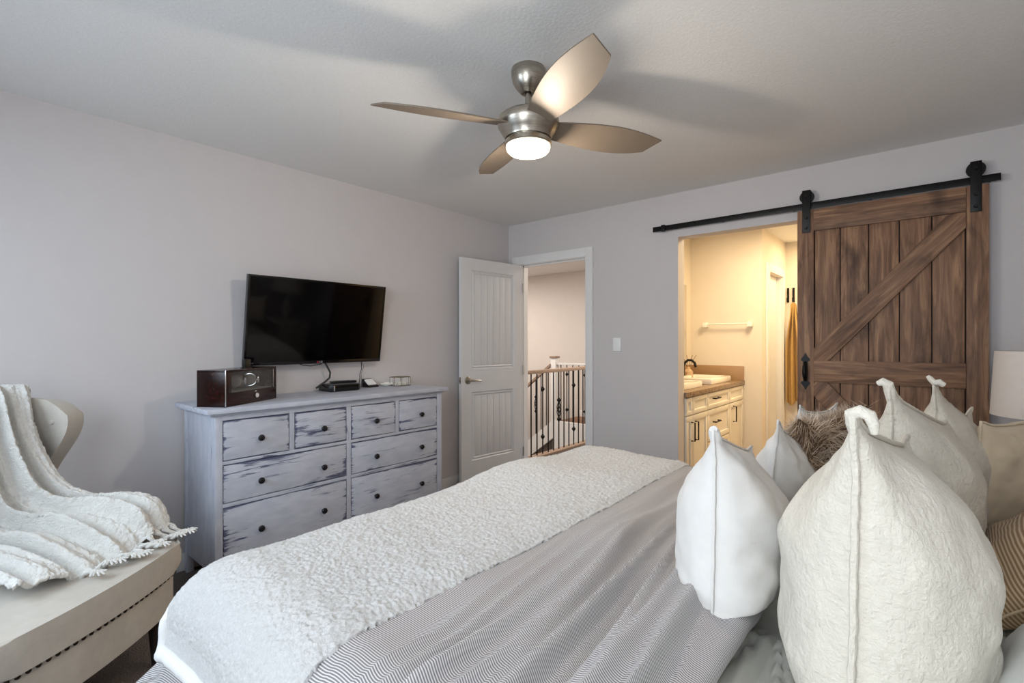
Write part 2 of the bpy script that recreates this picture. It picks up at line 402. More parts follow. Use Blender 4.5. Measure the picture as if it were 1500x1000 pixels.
def baluster_mesh(h, kind):
    m = MB(); r = 0.0075
    m.tube([(0, 0, 0), (0, 0, h)], r, 8)
    def knuckle(z): m.lathe([(0.0, z-0.028), (0.012, z-0.026), (0.014, z-0.016), (0.022, z-0.010), (0.024, z), (0.022, z+0.010), (0.014, z+0.016), (0.012, z+0.026), (0.0, z+0.028)], seg=14)
    if kind == 'knuckles': knuckle(0.20); knuckle(0.74)
    if kind == 'basket':
        knuckle(0.36); knuckle(0.585)
        for k in range(4):
            m.tube([(0.026*math.sin(PI*t/8)*math.cos(k*PI/2+t*0.35), 0.026*math.sin(PI*t/8)*math.sin(k*PI/2+t*0.35), 0.375+0.195*t/8) for t in range(9)], 0.005, 6)
    return m
rl = thing('stair_railing', 'wooden handrail on dark metal balusters along the stairwell edge beyond the open door', 'railing', (-0.12, 0.2, 0))
MB().box(-0.035, 0.035, -0.06, 2.2, 0.937, 0.975, bev=0.008).make('handrail', 'oak', rl)
MB().box(-0.05, 0.05, -0.06, 2.2, 0.0, 0.022, bev=0.004).make('base_rail', 'oak', rl)
protos = {}
for i in range(-2, 17):
    k = 'plain' if i % 3 != 2 else ('basket' if i % 6 == 5 else 'knuckles')
    y = 0.516+0.1063*i-0.2
    if y > 2.18: break
    if k not in protos: protos[k] = baluster_mesh(0.93, k).make('baluster', 'black', rl, loc=(0, y, 0.015))
    else: copy(protos[k], rl, (0, y, 0.015))
fr = thing('landing_railing', 'white topped railing with square newel post at the landing across the stairwell', 'railing', (-1.22, 2.5, 0.05))
nw = MB().box(-0.045, 0.045, -0.035, 0.055, -0.02, 1.0, bev=0.004).make('newel_post', 'white', fr)
MB().box(-0.06, 0.06, -0.05, 0.07, 0.985, 1.015, bev=0.006).make('post_cap', 'oak', nw)
MB().box(0.045, 1.05, -0.02, 0.05, 0.885, 0.915, bev=0.004).make('handrail', 'white', fr)
pr = {}
for i in range(10):
    k = 'knuckles' if i % 3 == 1 else 'plain'; lc = (0.115+0.108*i-0.0, 0.015, 0.0)
    if k not in pr: pr[k] = baluster_mesh(0.89, k).make('baluster', 'black', fr, loc=lc)
    else: copy(pr[k], fr, lc)
dr = thing('descending_railing', 'sloping handrail with dark balusters going down the stairs from the newel post', 'railing', (-1.25, 2.48, 0.0))
MB().prism([(-0.02, 0.905), (-0.02, 0.945), (-1.6, 0.945-1.58*sl), (-1.6, 0.905-1.58*sl)], -0.03, 0.03, axis='y').make('handrail', 'oak', dr, smooth=False)
b0 = None; bk = None
for i in range(12):
    x = -0.11-0.103*i; lc = (x, 0, 0.06+(x)*sl)
    if i % 4 == 2:
        if bk is None: bk = baluster_mesh(0.85, 'basket').make('baluster', 'black', dr, loc=lc)
        else: copy(bk, dr, lc)
    elif b0 is None: b0 = baluster_mesh(0.85, 'plain').make('baluster', 'black', dr, loc=lc)
    else: copy(b0, dr, lc)

# ---- bathroom shell
sbox('floor_bathroom', 'bathfloor', (1.08, 3.42, 0.0, 3.2, -0.12, 0.0))
sbox('wall_bathroom_left', 'bathwall', (1.09, 1.2, 0.12, 1.72, 0, H))
TX = 1.93
sbox('wall_bathroom_end', 'bathwall', (1.09, TX-0.1, 1.72, 1.84, 0, H))
dy0, dy1, dz = 1.99, 2.60, 2.03
sbox('wall_bathroom_side', 'bathwall', (TX-0.1, TX, 1.72, dy0, 0, H), (TX-0.1, TX, dy0, dy1, dz, H), (TX-0.1, TX, dy1, 2.78, 0, H))
sbox('wall_bathroom_far', 'bathwall', (1.83, 3.42, 2.78, 2.9, 0, H))
sbox('wall_bathroom_right', 'bathwall', (3.3, 3.42, 0.12, 2.78, 0, H))
sbox('ceiling_bathroom', 'ceiling', (1.08, 3.42, 0.12, 3.2, H, H+0.1))
sbox('trim_5', 'white', (TX, TX+0.016, dy0-0.12, dy0-0.004, 0, dz+0.09), (TX, TX+0.016, dy1+0.004, dy1+0.075, 0, dz+0.09), (TX, TX+0.016, dy0-0.004, dy1+0.004, dz+0.004, dz+0.09),
     (TX-0.1, TX, dy0, dy0+0.015, 0, dz), (TX-0.1, TX, dy1-0.015, dy1, 0, dz), bev=0.002)
d2 = struct(MB().box(TX-0.09, TX-0.055, dy0+0.016, dy1-0.016, 0.01, dz-0.004).make('door_2', 'white', smooth=False))
MB().box(TX-0.055, TX-0.045, dy0+0.04, dy0+0.10, 0.93, 0.99, bev=0.003).make('door_latch', 'brass', d2)

# ---- bedroom door leaf, hinged in the corner and swung fully open
d1 = bpy.data.objects.new('door_1', None); COL.objects.link(d1); struct(d1)
d1.location = (DX0+0.004, -0.006, 0.0); ang = math.atan2(-0.765, -0.075)
d1.rotation_euler = (0, 0, ang)      # local +x runs along the leaf, -y faces the wall, +y faces the room
LW, LT = 0.762, 0.035; zt = DZ-0.006
def leaf():
    m = MB(); p0, p1 = 0.118, LW-0.118; r = 0.022
    for zr in ((0.012, 0.235), (0.845, 1.05), (1.935, zt)): m.box(p0, p1, 0, LT, *zr)
    m.box(0, p0, 0, LT, 0.012, zt).box(p1, LW, 0, LT, 0.012, zt)
    return m
leaf().make('leaf', 'doorwhite', d1, smooth=False)
for z0, z1 in ((0.235, 0.845), (1.05, 1.935)):
    p0, p1 = 0.118, LW-0.118
    m = MB(); n = 6; wv = (p1-p0-0.07)/n
    for k in range(n):
        a = p0+0.035+k*wv; m.box(a+0.0022, a+wv-0.0022, 0.008, LT-0.007, z0+0.035, z1-0.035, bev=0.0018)
    m.box(p0, p1, 0.010, LT-0.012, z0, z1)
    m.make('panel', 'doorwhite', d1)
    m = MB()       # sloped moulding around the panel
    o = [(p0, z0), (p1, z0), (p1, z1), (p0, z1)]; i_ = [(p0+0.032, z0+0.032), (p1-0.032, z0+0.032), (p1-0.032, z1-0.032), (p0+0.032, z1-0.032)]
    md = [(p0+0.010, z0+0.010), (p1-0.010, z0+0.010), (p1-0.010, z1-0.010), (p0+0.010, z1-0.010)]
    for k in range(4):
        k2 = (k+1) % 4
        ring = [(o, LT-0.001), (md, LT-0.013), ([((o[q][0]*0.35+i_[q][0]*0.65), (o[q][1]*0.35+i_[q][1]*0.65)) for q in range(4)], LT-0.003), (i_, LT-0.011)]
        for (A, ya), (B, yb) in zip(ring[:-1], ring[1:]):
            vs = [m.b.verts.new((A[k][0], ya, A[k][1])), m.b.verts.new((A[k2][0], ya, A[k2][1])), m.b.verts.new((B[k2][0], yb, B[k2][1])), m.b.verts.new((B[k][0], yb, B[k][1]))]
            m.b.faces.new(vs)
    m.make('panel_moulding', 'doorwhite', d1, smooth=False)
hz = 0.955; hx = LW-0.07
hd = MB().lathe([(0, 0), (0.033, 0), (0.034, 0.006), (0.026, 0.011), (0.012, 0.013), (0.011, 0.045), (0, 0.046)], c=(hx, LT, hz), axis='y').make('door_handle', 'nickel', d1)
MB().tube([(hx, LT+0.042, hz), (hx-0.03, LT+0.047, hz), (hx-0.075, LT+0.047, hz-0.004), (hx-0.118, LT+0.044, hz-0.010)], [0.011, 0.010, 0.008, 0.006], 12).make('lever', 'nickel', hd)
MB().box(LW-0.001, LW+0.002, 0.006, LT-0.006, hz-0.03, hz+0.03).box(LW, LW+0.012, 0.012, 0.024, hz-0.008, hz+0.008, bev=0.003).make('latch_plate', 'nickel', d1)
hg = None
for z in (0.22, 1.02, 1.82):
    if hg is None: hg = MB().tube([(-0.004, LT+0.004, -0.045), (-0.004, LT+0.004, 0.045)], 0.006, 10).make('hinge', 'nickel', d1, loc=(0, 0, z))
    else: copy(hg, d1, (0, 0, z))

sw = thing('light_switch', 'white rocker light switch on the wall between the two doorways', 'light switch', (1.2145, 0, 1.27))
MB().box(-0.036, 0.036, -0.007, 0, -0.057, 0.057, bev=0.003).make('wall_plate', 'whiteplastic', sw)
MB().box(-0.017, 0.017, -0.011, -0.0065, -0.033, 0.033, bev=0.002).make('rocker', 'whiteplastic', sw)

# ------------------------------------------------------------------ sliding barn door
BY = -0.075
bd = thing('barn_door', 'brown stained wooden sliding door with diagonal braces half across the bathroom opening', 'sliding door', (2.575, -0.035, 0.0))
DW = 0.912; top = 2.151; s0, s1 = 0.093, DW-0.092
def board(name, length, wd, th, c, ang, bev=0.002, cut0=None, cut1=None):
    """board along local X; grain follows its length. c = centre in door coordinates, ang turns it in the door plane"""
    m = MB()
    if cut0 is None and cut1 is None: m.box(-length/2, length/2, -th, 0, -wd/2, wd/2, bev=bev)
    else: m.prism(cut0, -th, 0, axis='y', bev=bev)
    return m.make(name, 'barn', bd, loc=c, rot=(0, -ang, 0))
sx = [0.095, 0.235, 0.381, 0.529, 0.676, s1-0.002]
for a, b in zip(sx[:-1], sx[1:]):
    board('plank', top-0.06, b-a-0.005, 0.02, ((a+b)/2, 0.0, (top+0.05)/2), PI/2, 0.003)
MB().box(0.01, DW-0.01, 0.0005, 0.006, 0.05, top-0.005).make('back_panel', 'darkgap', bd, smooth=False)
th = 0.019; yb = -0.0195
board('stile', top-0.015, s0, th+0.02, (s0/2, 0.0, (top+0.015)/2), PI/2)
board('stile', top-0.015, 0.091, th+0.02, (DW-0.0455, 0.0, (top+0.015)/2), PI/2)
zt0, zm0, zm1, zb1 = 2.012, 1.035, 1.174, 0.20
board('top_rail', s1-s0, top-zt0, th, ((s0+s1)/2, yb, (top+zt0)/2), 0)
board('middle_rail', s1-s0, zm1-zm0, th, ((s0+s1)/2, yb, (zm0+zm1)/2), 0)
board('bottom_rail', s1-s0, 0.185, th, ((s0+s1)/2, yb, 0.1075), 0)
def brace(poly):
    # poly in door x,z -> local frame along its long axis
    (xa, za), (xb, zb_) = poly[0], poly[2]
    cx, cz = (xa+xb)/2, (za+zb_)/2; an = math.atan2(poly[3][1]-poly[0][1], poly[3][0]-poly[0][0]) if len(poly) == 4 else 0
    an = math.atan2(zb_-za, xb-xa); ca, sa = math.cos(an), math.sin(an)
    loc = [((x-cx)*ca+(z-cz)*sa, -(x-cx)*sa+(z-cz)*ca) for x, z in poly]
    board('brace', 0, 0, th, (cx, yb, cz), an, 0.002, cut0=loc)
brace([(s0, zm1), (s0+0.082, zm1), (s1, 1.925), (s1, zt0-0.001), (s1-0.075, zt0-0.001), (s0, 1.252)])
brace([(s0, zm0-0.09), (s0, zm0), (s0+0.075, zm0), (s1, 0.30), (s1, zb1), (s1-0.08, zb1)])
hn = MB()
prof = lambda zc, s: [(0.007, zc-s*0.058), (0.012, zc-s*0.052), (0.017, zc-s*0.044), (0.025, zc-s*0.030), (0.028, zc-s*0.020), (0.012, zc-s*0.008), (0.012, zc)]
sil = [(0.001, 0.984), (0.005, 0.990), (0.008, 1.000), (0.020, 1.016), (0.027, 1.026), (0.022, 1.034), (0.013, 1.040), (0.013, 1.165), (0.022, 1.171), (0.027, 1.179), (0.020, 1.189), (0.008, 1.205), (0.005, 1.215), (0.001, 1.221)]
hn.prism([(x, z) for x, z in sil]+[(-x, z) for x, z in sil[::-1]], 0, 0.005, axis='y')
ho = hn.make('pull_handle', 'black', bd, loc=(0.047, -0.0445, 0), smooth=False)
MB().tube([(0, -0.002, 1.045), (0, -0.022, 1.055), (0, -0.034, 1.075), (0, -0.036, 1.1025), (0, -0.034, 1.13), (0, -0.022, 1.15), (0, -0.002, 1.16)], [0.008, 0.010, 0.012, 0.014, 0.012, 0.010, 0.008], 12).make('grip', 'black', ho)
hang0 = None
for x in (0.052, 0.860):
    m = MB(); wv = 0.0235
    path = [(-0.0545+0.0, 2.008), (-0.0545+0.0, 2.275), (-0.049, 2.281), (-0.010, 2.281), (-0.006, 2.276)]
    m.box(-wv, wv, -0.0455, -0.0395, 2.004, 2.281, bev=0.0015).box(-wv, wv, -0.0395, -0.004, 2.2745, 2.2805).box(-wv, wv, -0.008, -0.0025, 2.225, 2.2805)
    if hang0 is None:
        hang0 = m.make('roller_hanger', 'black', bd, loc=(x, 0, 0))
        MB().lathe([(0, -0.031), (0.041, -0.031), (0.041, -0.028), (0.036, -0.025), (0.036, -0.019), (0.041, -0.016), (0.041, -0.012), (0, -0.012)], c=(0, 0, 2.240), axis='y', seg=36).make('wheel', 'black', hang0)
        bl = MB().lathe([(0, -0.0535), (0.008, -0.0535), (0.010, -0.0455), (0, -0.0455)], axis='y', seg=8).make('bolt', 'black', hang0, loc=(0, 0, 2.035))
        copy(bl, hang0, (0, 0, 2.100)); copy(bl, hang0, (0, 0, 2.243))
    else:
        m.b.free(); c = copy(hang0, bd, (x, 0, 0))
        for ch in list(hang0.children): copy(ch, c)
rt = thing('sliding_door_track', 'long flat black steel rail mounted on the wall over the bathroom opening', 'door track', (1.562, -0.0565, 2.182))
MB().box(0, 1.972, -0.0035, 0.0035, -0.0205, 0.0195, bev=0.001).make('rail_bar', 'black', rt)
sp0 = None
for x in (0.06, 0.52, 0.98, 1.40, 1.93):
    if sp0 is None: sp0 = MB().tube([(0, 0.0035, 0), (0, 0.0555, 0)], 0.012, 14).make('spacer', 'black', rt, loc=(x, 0, 0))
    else: copy(sp0, rt, (x, 0, 0))
s0_ = None
for x in (0.085, 1.878):
    if s0_ is None: s0_ = MB().box(-0.014, 0.014, -0.012, 0.012, -0.026, 0.026, bev=0.003).lathe([(0, -0.017), (0.009, -0.017), (0.009, -0.012), (0, -0.012)], axis='y', seg=8).make('end_stop', 'black', rt, loc=(x, 0, 0))
    else: copy(s0_, rt, (x, 0, 0))

# ------------------------------------------------------------------ ceiling fan
fan = thing('ceiling_fan', 'brushed nickel ceiling fan with four taupe blades and a lit glass bowl', 'ceiling fan', (1.945, -2.13, H))
MB().lathe([(0, 0), (0.070, 0), (0.072, -0.008), (0.071, -0.03), (0.064, -0.058), (0.050, -0.082), (0.036, -0.098), (0.031, -0.103), (0.024, -0.103), (0.022, -0.094), (0, -0.094)], seg=48).make('canopy', 'nickel', fan)
MB().tube([(0, 0, -0.08), (0, 0, -0.19)], 0.0125, 20).make('downrod', 'nickel', fan)
MB().lathe([(0, -0.155), (0.020, -0.156), (0.024, -0.160), (0.027, -0.172), (0.058, -0.178), (0.066, -0.184), (0.110, -0.197), (0.128, -0.212), (0.132, -0.228), (0.128, -0.246), (0.112, -0.272), (0.100, -0.290), (0.098, -0.298), (0, -0.298)], seg=64).make('motor_housing', 'nickel', fan)
lk = MB().lathe([(0.0, -0.297), (0.088, -0.298), (0.088, -0.305), (0.098, -0.306), (0.099, -0.322), (0.096, -0.326), (0.0, -0.326)], seg=64).make('light_ring', 'nickel', fan)
MB().lathe([(0.094, -0.326), (0.094, -0.334), (0.091, -0.344), (0.082, -0.353), (0.055, -0.359), (0.0, -0.361)], seg=64).make('glass_bowl', 'bowl', fan)
def blade_mesh():
    m = MB(); L0, L1 = 0.10, 0.642; N = 40; outline = []
    def half(t):   # half-widths (lead, trail) along the blade
        w = 0.050 + 0.036*math.sin(min(1.0, t/0.55)*PI/2) - 0.040*max(0, (t-0.55)/0.45)**1.8
        return w
    up, dn = [], []
    for i in range(N+1):
        t = i/N; x = L0+(L1-L0)*t; up.append((x-0.045*t**4, half(t))); dn.append((x, -half(t)*0.98))
    poly = up+dn[::-1]
    m.prism(poly, -0.003, 0.003, axis='z')
    for f in m.b.faces:
        f.material_index = 0 if abs(f.normal.z) > 0.7 or f.calc_center_median().x == 0 else 0
    return m
zb = -0.244
b1 = None
for i, a in enumerate((-120, -30, 60, 150)):
    rot = Matrix.Rotation(math.radians(a), 4, 'Z') @ Matrix.Rotation(math.radians(-16), 4, 'X')
    if b1 is None:
        b1 = blade_mesh().make('blade', 'blade', fan, loc=(0, 0, zb), rot=rot.to_euler(), smooth=False)
        m = MB().box(0.07, 0.15, -0.022, 0.022, 0.0032, 0.008, bev=0.002); m.make('blade_iron', 'nickel', b1)
    else:
        c = copy(b1, fan, (0, 0, zb), rot.to_euler())
        for ch in b1.children: copy(ch, c)

# ------------------------------------------------------------------ dresser
dsr = thing('dresser', 'eight drawer dresser in worn lilac grey paint with dark blue streaks', 'dresser', (0.0, -2.888, 0.0))
# local: x = from the wall, y = along the wall from the chair end, z up
def dpart(name, mat, x0, x1, y0, y1, z0, z1, bev=0.002, parent=dsr, rot=None, wear=None):
    cx, cy, cz = (x0+x1)/2, (y0+y1)/2, (z0+z1)/2; hx_, hy_, hz_ = (x1-x0)/2, (y1-y0)/2, (z1-z0)/2
    if rot == 'y':      # grain along y : local x = world y
        m = MB().box(-hy_, hy_, -hx_, hx_, -hz_, hz_, bev=bev); return m.make(name, mat, parent, loc=(cx, cy, cz), rot=(0, 0, PI/2))
    if rot == 'z':
        m = MB().box(-hz_, hz_, -hx_, hx_, -hy_, hy_, bev=bev)
        R = Matrix(((0, 1, 0), (0, 0, 1), (1, 0, 0))).to_euler(); return m.make(name, mat, parent, loc=(cx, cy, cz), rot=R)
    m = MB().box(-hx_, hx_, -hy_, hy_, -hz_, hz_, bev=bev); return m.make(name, mat, parent, loc=(cx, cy, cz))
OY = 2.888
Y = lambda y: y+OY
m = MB(); m.prism([(0, 0.020), (0.0, 0.0), (1.6, 0.0), (1.6, 0.020), (1.575, 0.024), (0.025, 0.024)], 0, 0, axis='z') if False else None
tp = MB().box(-0.8, 0.8, -0.255, 0.252, -0.013, 0.012, bev=0.004).make('dresser_top', 'paintframe', dsr, loc=(0.263, 0.8, 0.948), rot=(0, 0, PI/2))
dpart('top_moulding', 'paintframe', 0.03, 0.495, Y(-2.868), Y(-1.308), 0.922, 0.936, 0.005, rot='y')
dpart('side_panel', 'paintside', 0.06, 0.44, Y(-2.838), Y(-2.82), 0.10, 0.925, rot='z')
dpart('side_panel', 'paintside', 0.06, 0.44, Y(-1.352), Y(-1.334), 0.10, 0.925, rot='z')
dpart('back_panel', 'paintside', 0.02, 0.03, Y(-2.83), Y(-1.34), 0.06, 0.925, rot='y')
for ya, yb_ in ((-2.845, -2.808), (-1.372, -1.327)):
    dpart('front_post', 'paintframe', 0.435, 0.487, Y(ya), Y(yb_), 0.0, 0.923, 0.003, rot='z')
    dpart('back_post', 'paintframe', 0.02, 0.06, Y(ya), Y(yb_), 0.0, 0.923, 0.003, rot='z')
dpart('top_rail', 'paintframe', 0.45, 0.486, Y(-2.81), Y(-1.37), 0.896, 0.923, rot='y')
for z0, z1 in ((0.668, 0.686), (0.4475, 0.468), (0.10, 0.155)):
    dpart('drawer_rail', 'paintframe', 0.45, 0.486, Y(-2.81), Y(-1.37), z0, z1, rot='y')
dpart('centre_post', 'paintframe', 0.45, 0.487, Y(-2.106), Y(-2.075), 0.155, 0.896, rot='z')
dpart('upper_post', 'paintframe', 0.45, 0.486, Y(-2.463), Y(-2.434), 0.686, 0.896, rot='z')
dpart('upper_post', 'paintframe', 0.45, 0.486, Y(-1.739), Y(-1.710), 0.686, 0.896, rot='z')
MB().box(0.03, 0.455, 0.06, 1.54, 0.11, 0.12).box(0.03, 0.035, 0.06, 1.54, 0.12, 0.92).make('carcass', 'darkgap', dsr, smooth=False)
kmesh = None
def drawer(y0, y1, z0, z1, knobs):
    global kmesh
    g = 0.0025
    d = dpart('drawer', 'paint', 0.452, 0.4885, Y(y0)+g, Y(y1)-g, z0+g, z1-g, 0.003, rot='y')
    cy, cz = Y((y0+y1)/2), (z0+z1)/2
    for ky, kz in knobs:
        lc = (Y(ky)-cy, -0.018, kz-cz)
        if kmesh is None:
            kmesh = MB().lathe([(0, 0.0), (0.008, 0.0), (0.007, -0.008), (0.010, -0.014), (0.0165, -0.018), (0.0175, -0.023), (0.014, -0.029), (0.006, -0.0315), (0, -0.032)], axis='y', seg=20).make('knob', 'knob', d, loc=lc)
        else: copy(kmesh, d, lc)
for y0, y1, ky in ((-2.807, -2.464, -2.625), (-2.433, -2.107, -2.264), (-2.074, -1.740, -1.90), (-1.709, -1.373, -1.528)): drawer(y0, y1, 0.687, 0.895, [(ky, 0.785)])
for z0, z1, kz in ((0.469, 0.667, 0.555), (0.156, 0.4465, 0.297)):
    drawer(-2.807, -2.107, z0, z1, [(-2.625, kz), (-2.264, kz)]); drawer(-2.074, -1.373, z0, z1, [(-1.90, kz), (-1.528, kz)])
ZT = 0.960

# ---- television on the wall
tv = thing('television', 'large black flat screen television mounted on the wall above the dresser', 'television', (0.122, -2.070, 1.428), (0, math.radians(8.2), 0))
tw, thh = 0.483, 0.2785
MB().box(-0.028, 0.0, -tw, tw, -thh, thh, bev=0.004).make('cabinet_back', 'bezeledge', tv)
m = MB(); b = 0.013
m.box(-0.002, 0.006, -tw, tw, thh-b, thh, bev=0.001).box(-0.002, 0.006, -tw, tw, -thh, -thh+0.022, bev=0.001).box(-0.002, 0.006, -tw, -tw+b, -thh+0.02, thh-b+0.001, bev=0.001).box(-0.002, 0.006, tw-b, tw, -thh+0.02, thh-b+0.001, bev=0.001)
m.make('bezel', 'bezel', tv)
MB().box(-0.001, 0.0035, -tw+0.005, tw-0.005, -thh+0.01, thh-0.005).make('screen', 'screen', tv, smooth=False)
def text(body, size, mat, parent, loc, rot, ext=0.0005, align='CENTER'):
    c = bpy.data.curves.new(body, 'FONT'); c.body = body; c.size = size; c.extrude = ext; c.align_x = align; c.align_y = 'CENTER'
    c.materials.append(M[mat]); o = bpy.data.objects.new('lettering', c); COL.objects.link(o); o.parent = parent; o.location = loc; o.rotation_euler = rot
    dg = bpy.context.evaluated_depsgraph_get(); me = bpy.data.meshes.new_from_object(o.evaluated_get(dg)); bpy.data.objects.remove(o)
    o2 = bpy.data.objects.new('lettering', me); COL.objects.link(o2); o2.parent = parent; o2.location = loc; o2.rotation_euler = rot
    return o2
text('LG', 0.018, 'logowhite', tv, (0.0065, 0.012, -thh+0.011), (PI/2, 0, PI/2), 0.0004)
MB().lathe([(0, 0.006), (0.0065, 0.006), (0.0065, 0.0068), (0, 0.0068)], axis='x', c=(0, -0.012, -thh+0.011), seg=20).make('logo_disc', 'logored', tv)
MB().box(-0.09, -0.028, -0.12, 0.12, -0.08, 0.08, bev=0.004).make('wall_bracket', 'blackplastic', tv)
cb = MB().tube([(0.075, -2.03, 1.17), (0.078, -2.005, 1.125), (0.08, -1.985, 1.085), (0.08, -1.99, 1.05), (0.078, -2.02, 1.025), (0.075, -2.06, 1.0), (0.075, -2.085, 0.985)], 0.0065, 10).make('cable', 'cablerubber')
tag(cb, 'thick black cable looping from the television down to the black box', 'cable')
cb = MB().tube([(0.085, -2.22, 1.16), (0.088, -2.18, 1.143), (0.088, -2.13, 1.137), (0.085, -2.06, 1.146), (0.08, -2.03, 1.16)], 0.003, 8).make('cable', 'cablerubber')
tag(cb, 'thin cable sagging just below the middle of the television', 'cable')
cb = MB().tube([(0.07, -1.735, 1.16), (0.06, -1.725, 1.10), (0.05, -1.735, 1.06), (0.045, -1.73, 1.03), (0.04, -1.735, 0.99), (0.035, -1.745, 0.963)], 0.0028, 8).make('cable', 'cablerubber')
tag(cb, 'thin dark cord hanging from the television, outermost beside the phone cradle', 'cable')
cb = MB().tube([(0.07, -1.728, 1.16), (0.055, -1.705, 1.11), (0.048, -1.722, 1.06), (0.045, -1.715, 1.01), (0.04, -1.72, 0.963)], 0.0015, 6).make('cable', 'cablerubber')
tag(cb, 'very thin cord twisted around the dark hanging cord under the television', 'cable')

# ---- watch winder
wx = thing('watch_winder', 'glossy dark red wood watch winder case with glass front on the dresser', 'watch case', (0.471, -2.790, ZT), (0, 0, math.atan2(0.363, -0.227)))
# local +x along the front, +y to the back (towards the wall), front face on y=0
wl, wdp, wh = 0.428, 0.165, 0.192
def wbox(name, mat, x0, x1, y0, y1, z0, z1, bev=0.002, par=wx):
    return MB().box(-(x1-x0)/2, (x1-x0)/2, -(y1-y0)/2, (y1-y0)/2, -(z1-z0)/2, (z1-z0)/2, bev=bev).make(name, mat, par, loc=((x0+x1)/2, (y0+y1)/2, (z0+z1)/2))
fe = None
wbox('side_panel', 'winder', 0, 0.012, 0, wdp, 0.004, wh-0.004); wbox('side_panel', 'winder', wl-0.012, wl, 0, wdp, 0.004, wh-0.004)
wbox('base_board', 'winder', 0.0, wl, 0.0, wdp, 0.0, 0.012); wbox('lid', 'winder', 0.0, wl, 0.0, wdp, wh-0.012, wh)
wbox('back_board', 'winder', 0.012, wl-0.012, wdp-0.01, wdp, 0.012, wh-0.012)
wbox('lower_front', 'winder', 0.012, wl-0.012, -0.001, 0.012, 0.012, 0.072)
wbox('corner_post', 'winder', 0.012, 0.045, -0.001, 0.010, 0.072, wh-0.012); wbox('corner_post', 'winder', wl-0.030, wl-0.012, -0.001, 0.010, 0.072, wh-0.012)
wbox('corner_trim', 'chrome', -0.001, 0.0025, -0.0022, 0.001, 0.004, wh, 0.0003); wbox('corner_trim', 'chrome', wl-0.034, wl-0.031, -0.0022, 0.001, 0.072, wh-0.012, 0.0003)
wbox('glass_front', 'smoke', 0.045, wl-0.034, 0.002, 0.005, 0.072, wh-0.012, 0)
wbox('lining', 'grey_suede', 0.012, wl-0.012, 0.012, wdp-0.012, 0.06, 0.075); wbox('lining', 'blackplastic', 0.012, wl-0.012, wdp-0.014, wdp-0.0105, 0.075, wh-0.013)
MB().lathe([(0, -0.002), (0.014, -0.002), (0.014, -0.010), (0.011, -0.013), (0, -0.013)], axis='y', seg=24).make('control_knob', 'chrome', wx, loc=(0.238, 0, 0.040))
text('••', 0.022, 'logowhite', wx, (0.238, -0.0015, 0.062), (PI/2, 0, 0), 0.0003)
def watch_cuff(x, band, label):
    w = thing('watch', label, 'watch', (0, 0, 0), (0, 0, 0))
    w.matrix_world = Matrix.Translation(wx.location) @ wx.rotation_euler.to_matrix().to_4x4() @ Matrix.Translation((x, 0.07, 0.124)) @ Matrix.Rotation(0.5, 4, 'Z')
    MB().lathe([(0, -0.05), (0.026, -0.05), (0.032, -0.045), (0.032, 0.045), (0.026, 0.05), (0, 0.05)], axis='x', seg=28).make('cuff', 'grey_suede', w)
    MB().lathe([(0.0325, -0.011), (0.036, -0.011), (0.036, 0.011), (0.0325, 0.011)], axis='x', seg=28).make('watch_band', band, w)
    MB().lathe([(0, -0.033), (0.022, -0.033), (0.023, -0.043), (0.019, -0.046), (0, -0.046)], axis='y', seg=28).make('watch_case', 'chrome', w)
    MB().lathe([(0, -0.0455), (0.0175, -0.0455), (0.0175, -0.0468), (0, -0.0468)], axis='y', seg=28).make('dial', 'grey_suede', w)
    return w
watch_cuff(0.175, 'strap', 'wristwatch with brown strap on a grey cuff inside the wooden case')
watch_cuff(0.285, 'chrome', 'steel wristwatch deeper inside the case beside the brown strapped one')
bs = thing('sensor_box', 'tiny black box standing on the watch case against the television corner', 'box', (0.30, -2.62, ZT+wh), (0, 0, 0.3))
MB().box(-0.014, 0.014, -0.018, 0.018, 0, 0.05, bev=0.003).make('casing', 'blackplastic', bs)
MB().box(-0.018, 0.018, -0.022, 0.022, 0, 0.004, bev=0.001).make('foot', 'blackplastic', bs)

# ---- set top box and remote
bx = thing('set_top_box', 'low black set top box with silver stripe on the dresser under the television', 'set top box', (0.120, -1.93, ZT), (0, 0, math.radians(0)))
MB().prism([(-0.085, -0.115), (0.055, -0.115), (0.075, -0.095), (0.075, 0.095), (0.06, 0.115), (-0.085, 0.115)], 0.003, 0.044, axis='z', bev=0.003).make('casing', 'bezel', bx)
MB().prism([(-0.08, -0.110), (0.05, -0.110), (0.068, -0.092), (0.068, 0.092), (0.055, 0.110), (-0.08, 0.110)], 0.0435, 0.050, axis='z', bev=0.002).make('lid', 'bezeledge', bx)
MB().box(0.0735, 0.0765, -0.094, -0.086, 0.006, 0.042, bev=0.001).make('silver_stripe', 'chrome', bx)
MB().box(-0.07, 0.06, -0.10, 0.10, 0, 0.004).make('foot_pad', 'blackplastic', bx)
rm = thing('remote_control', 'slim black remote control lying on top of the set top box', 'remote control', (0.095, -1.895, ZT+0.050), (0, 0, math.radians(80)))
MB().box(-0.09, 0.09, -0.022, 0.022, 0, 0.015, bev=0.005).make('casing', 'blackplastic', rm)
m = MB()
for i in range(6):
    for j in (-1, 0, 1): m.box(-0.065+i*0.02, -0.055+i*0.02, j*0.012-0.004, j*0.012+0.004, 0.0148, 0.0165)
m.make('button_pad', 'bezeledge', rm, smooth=False)
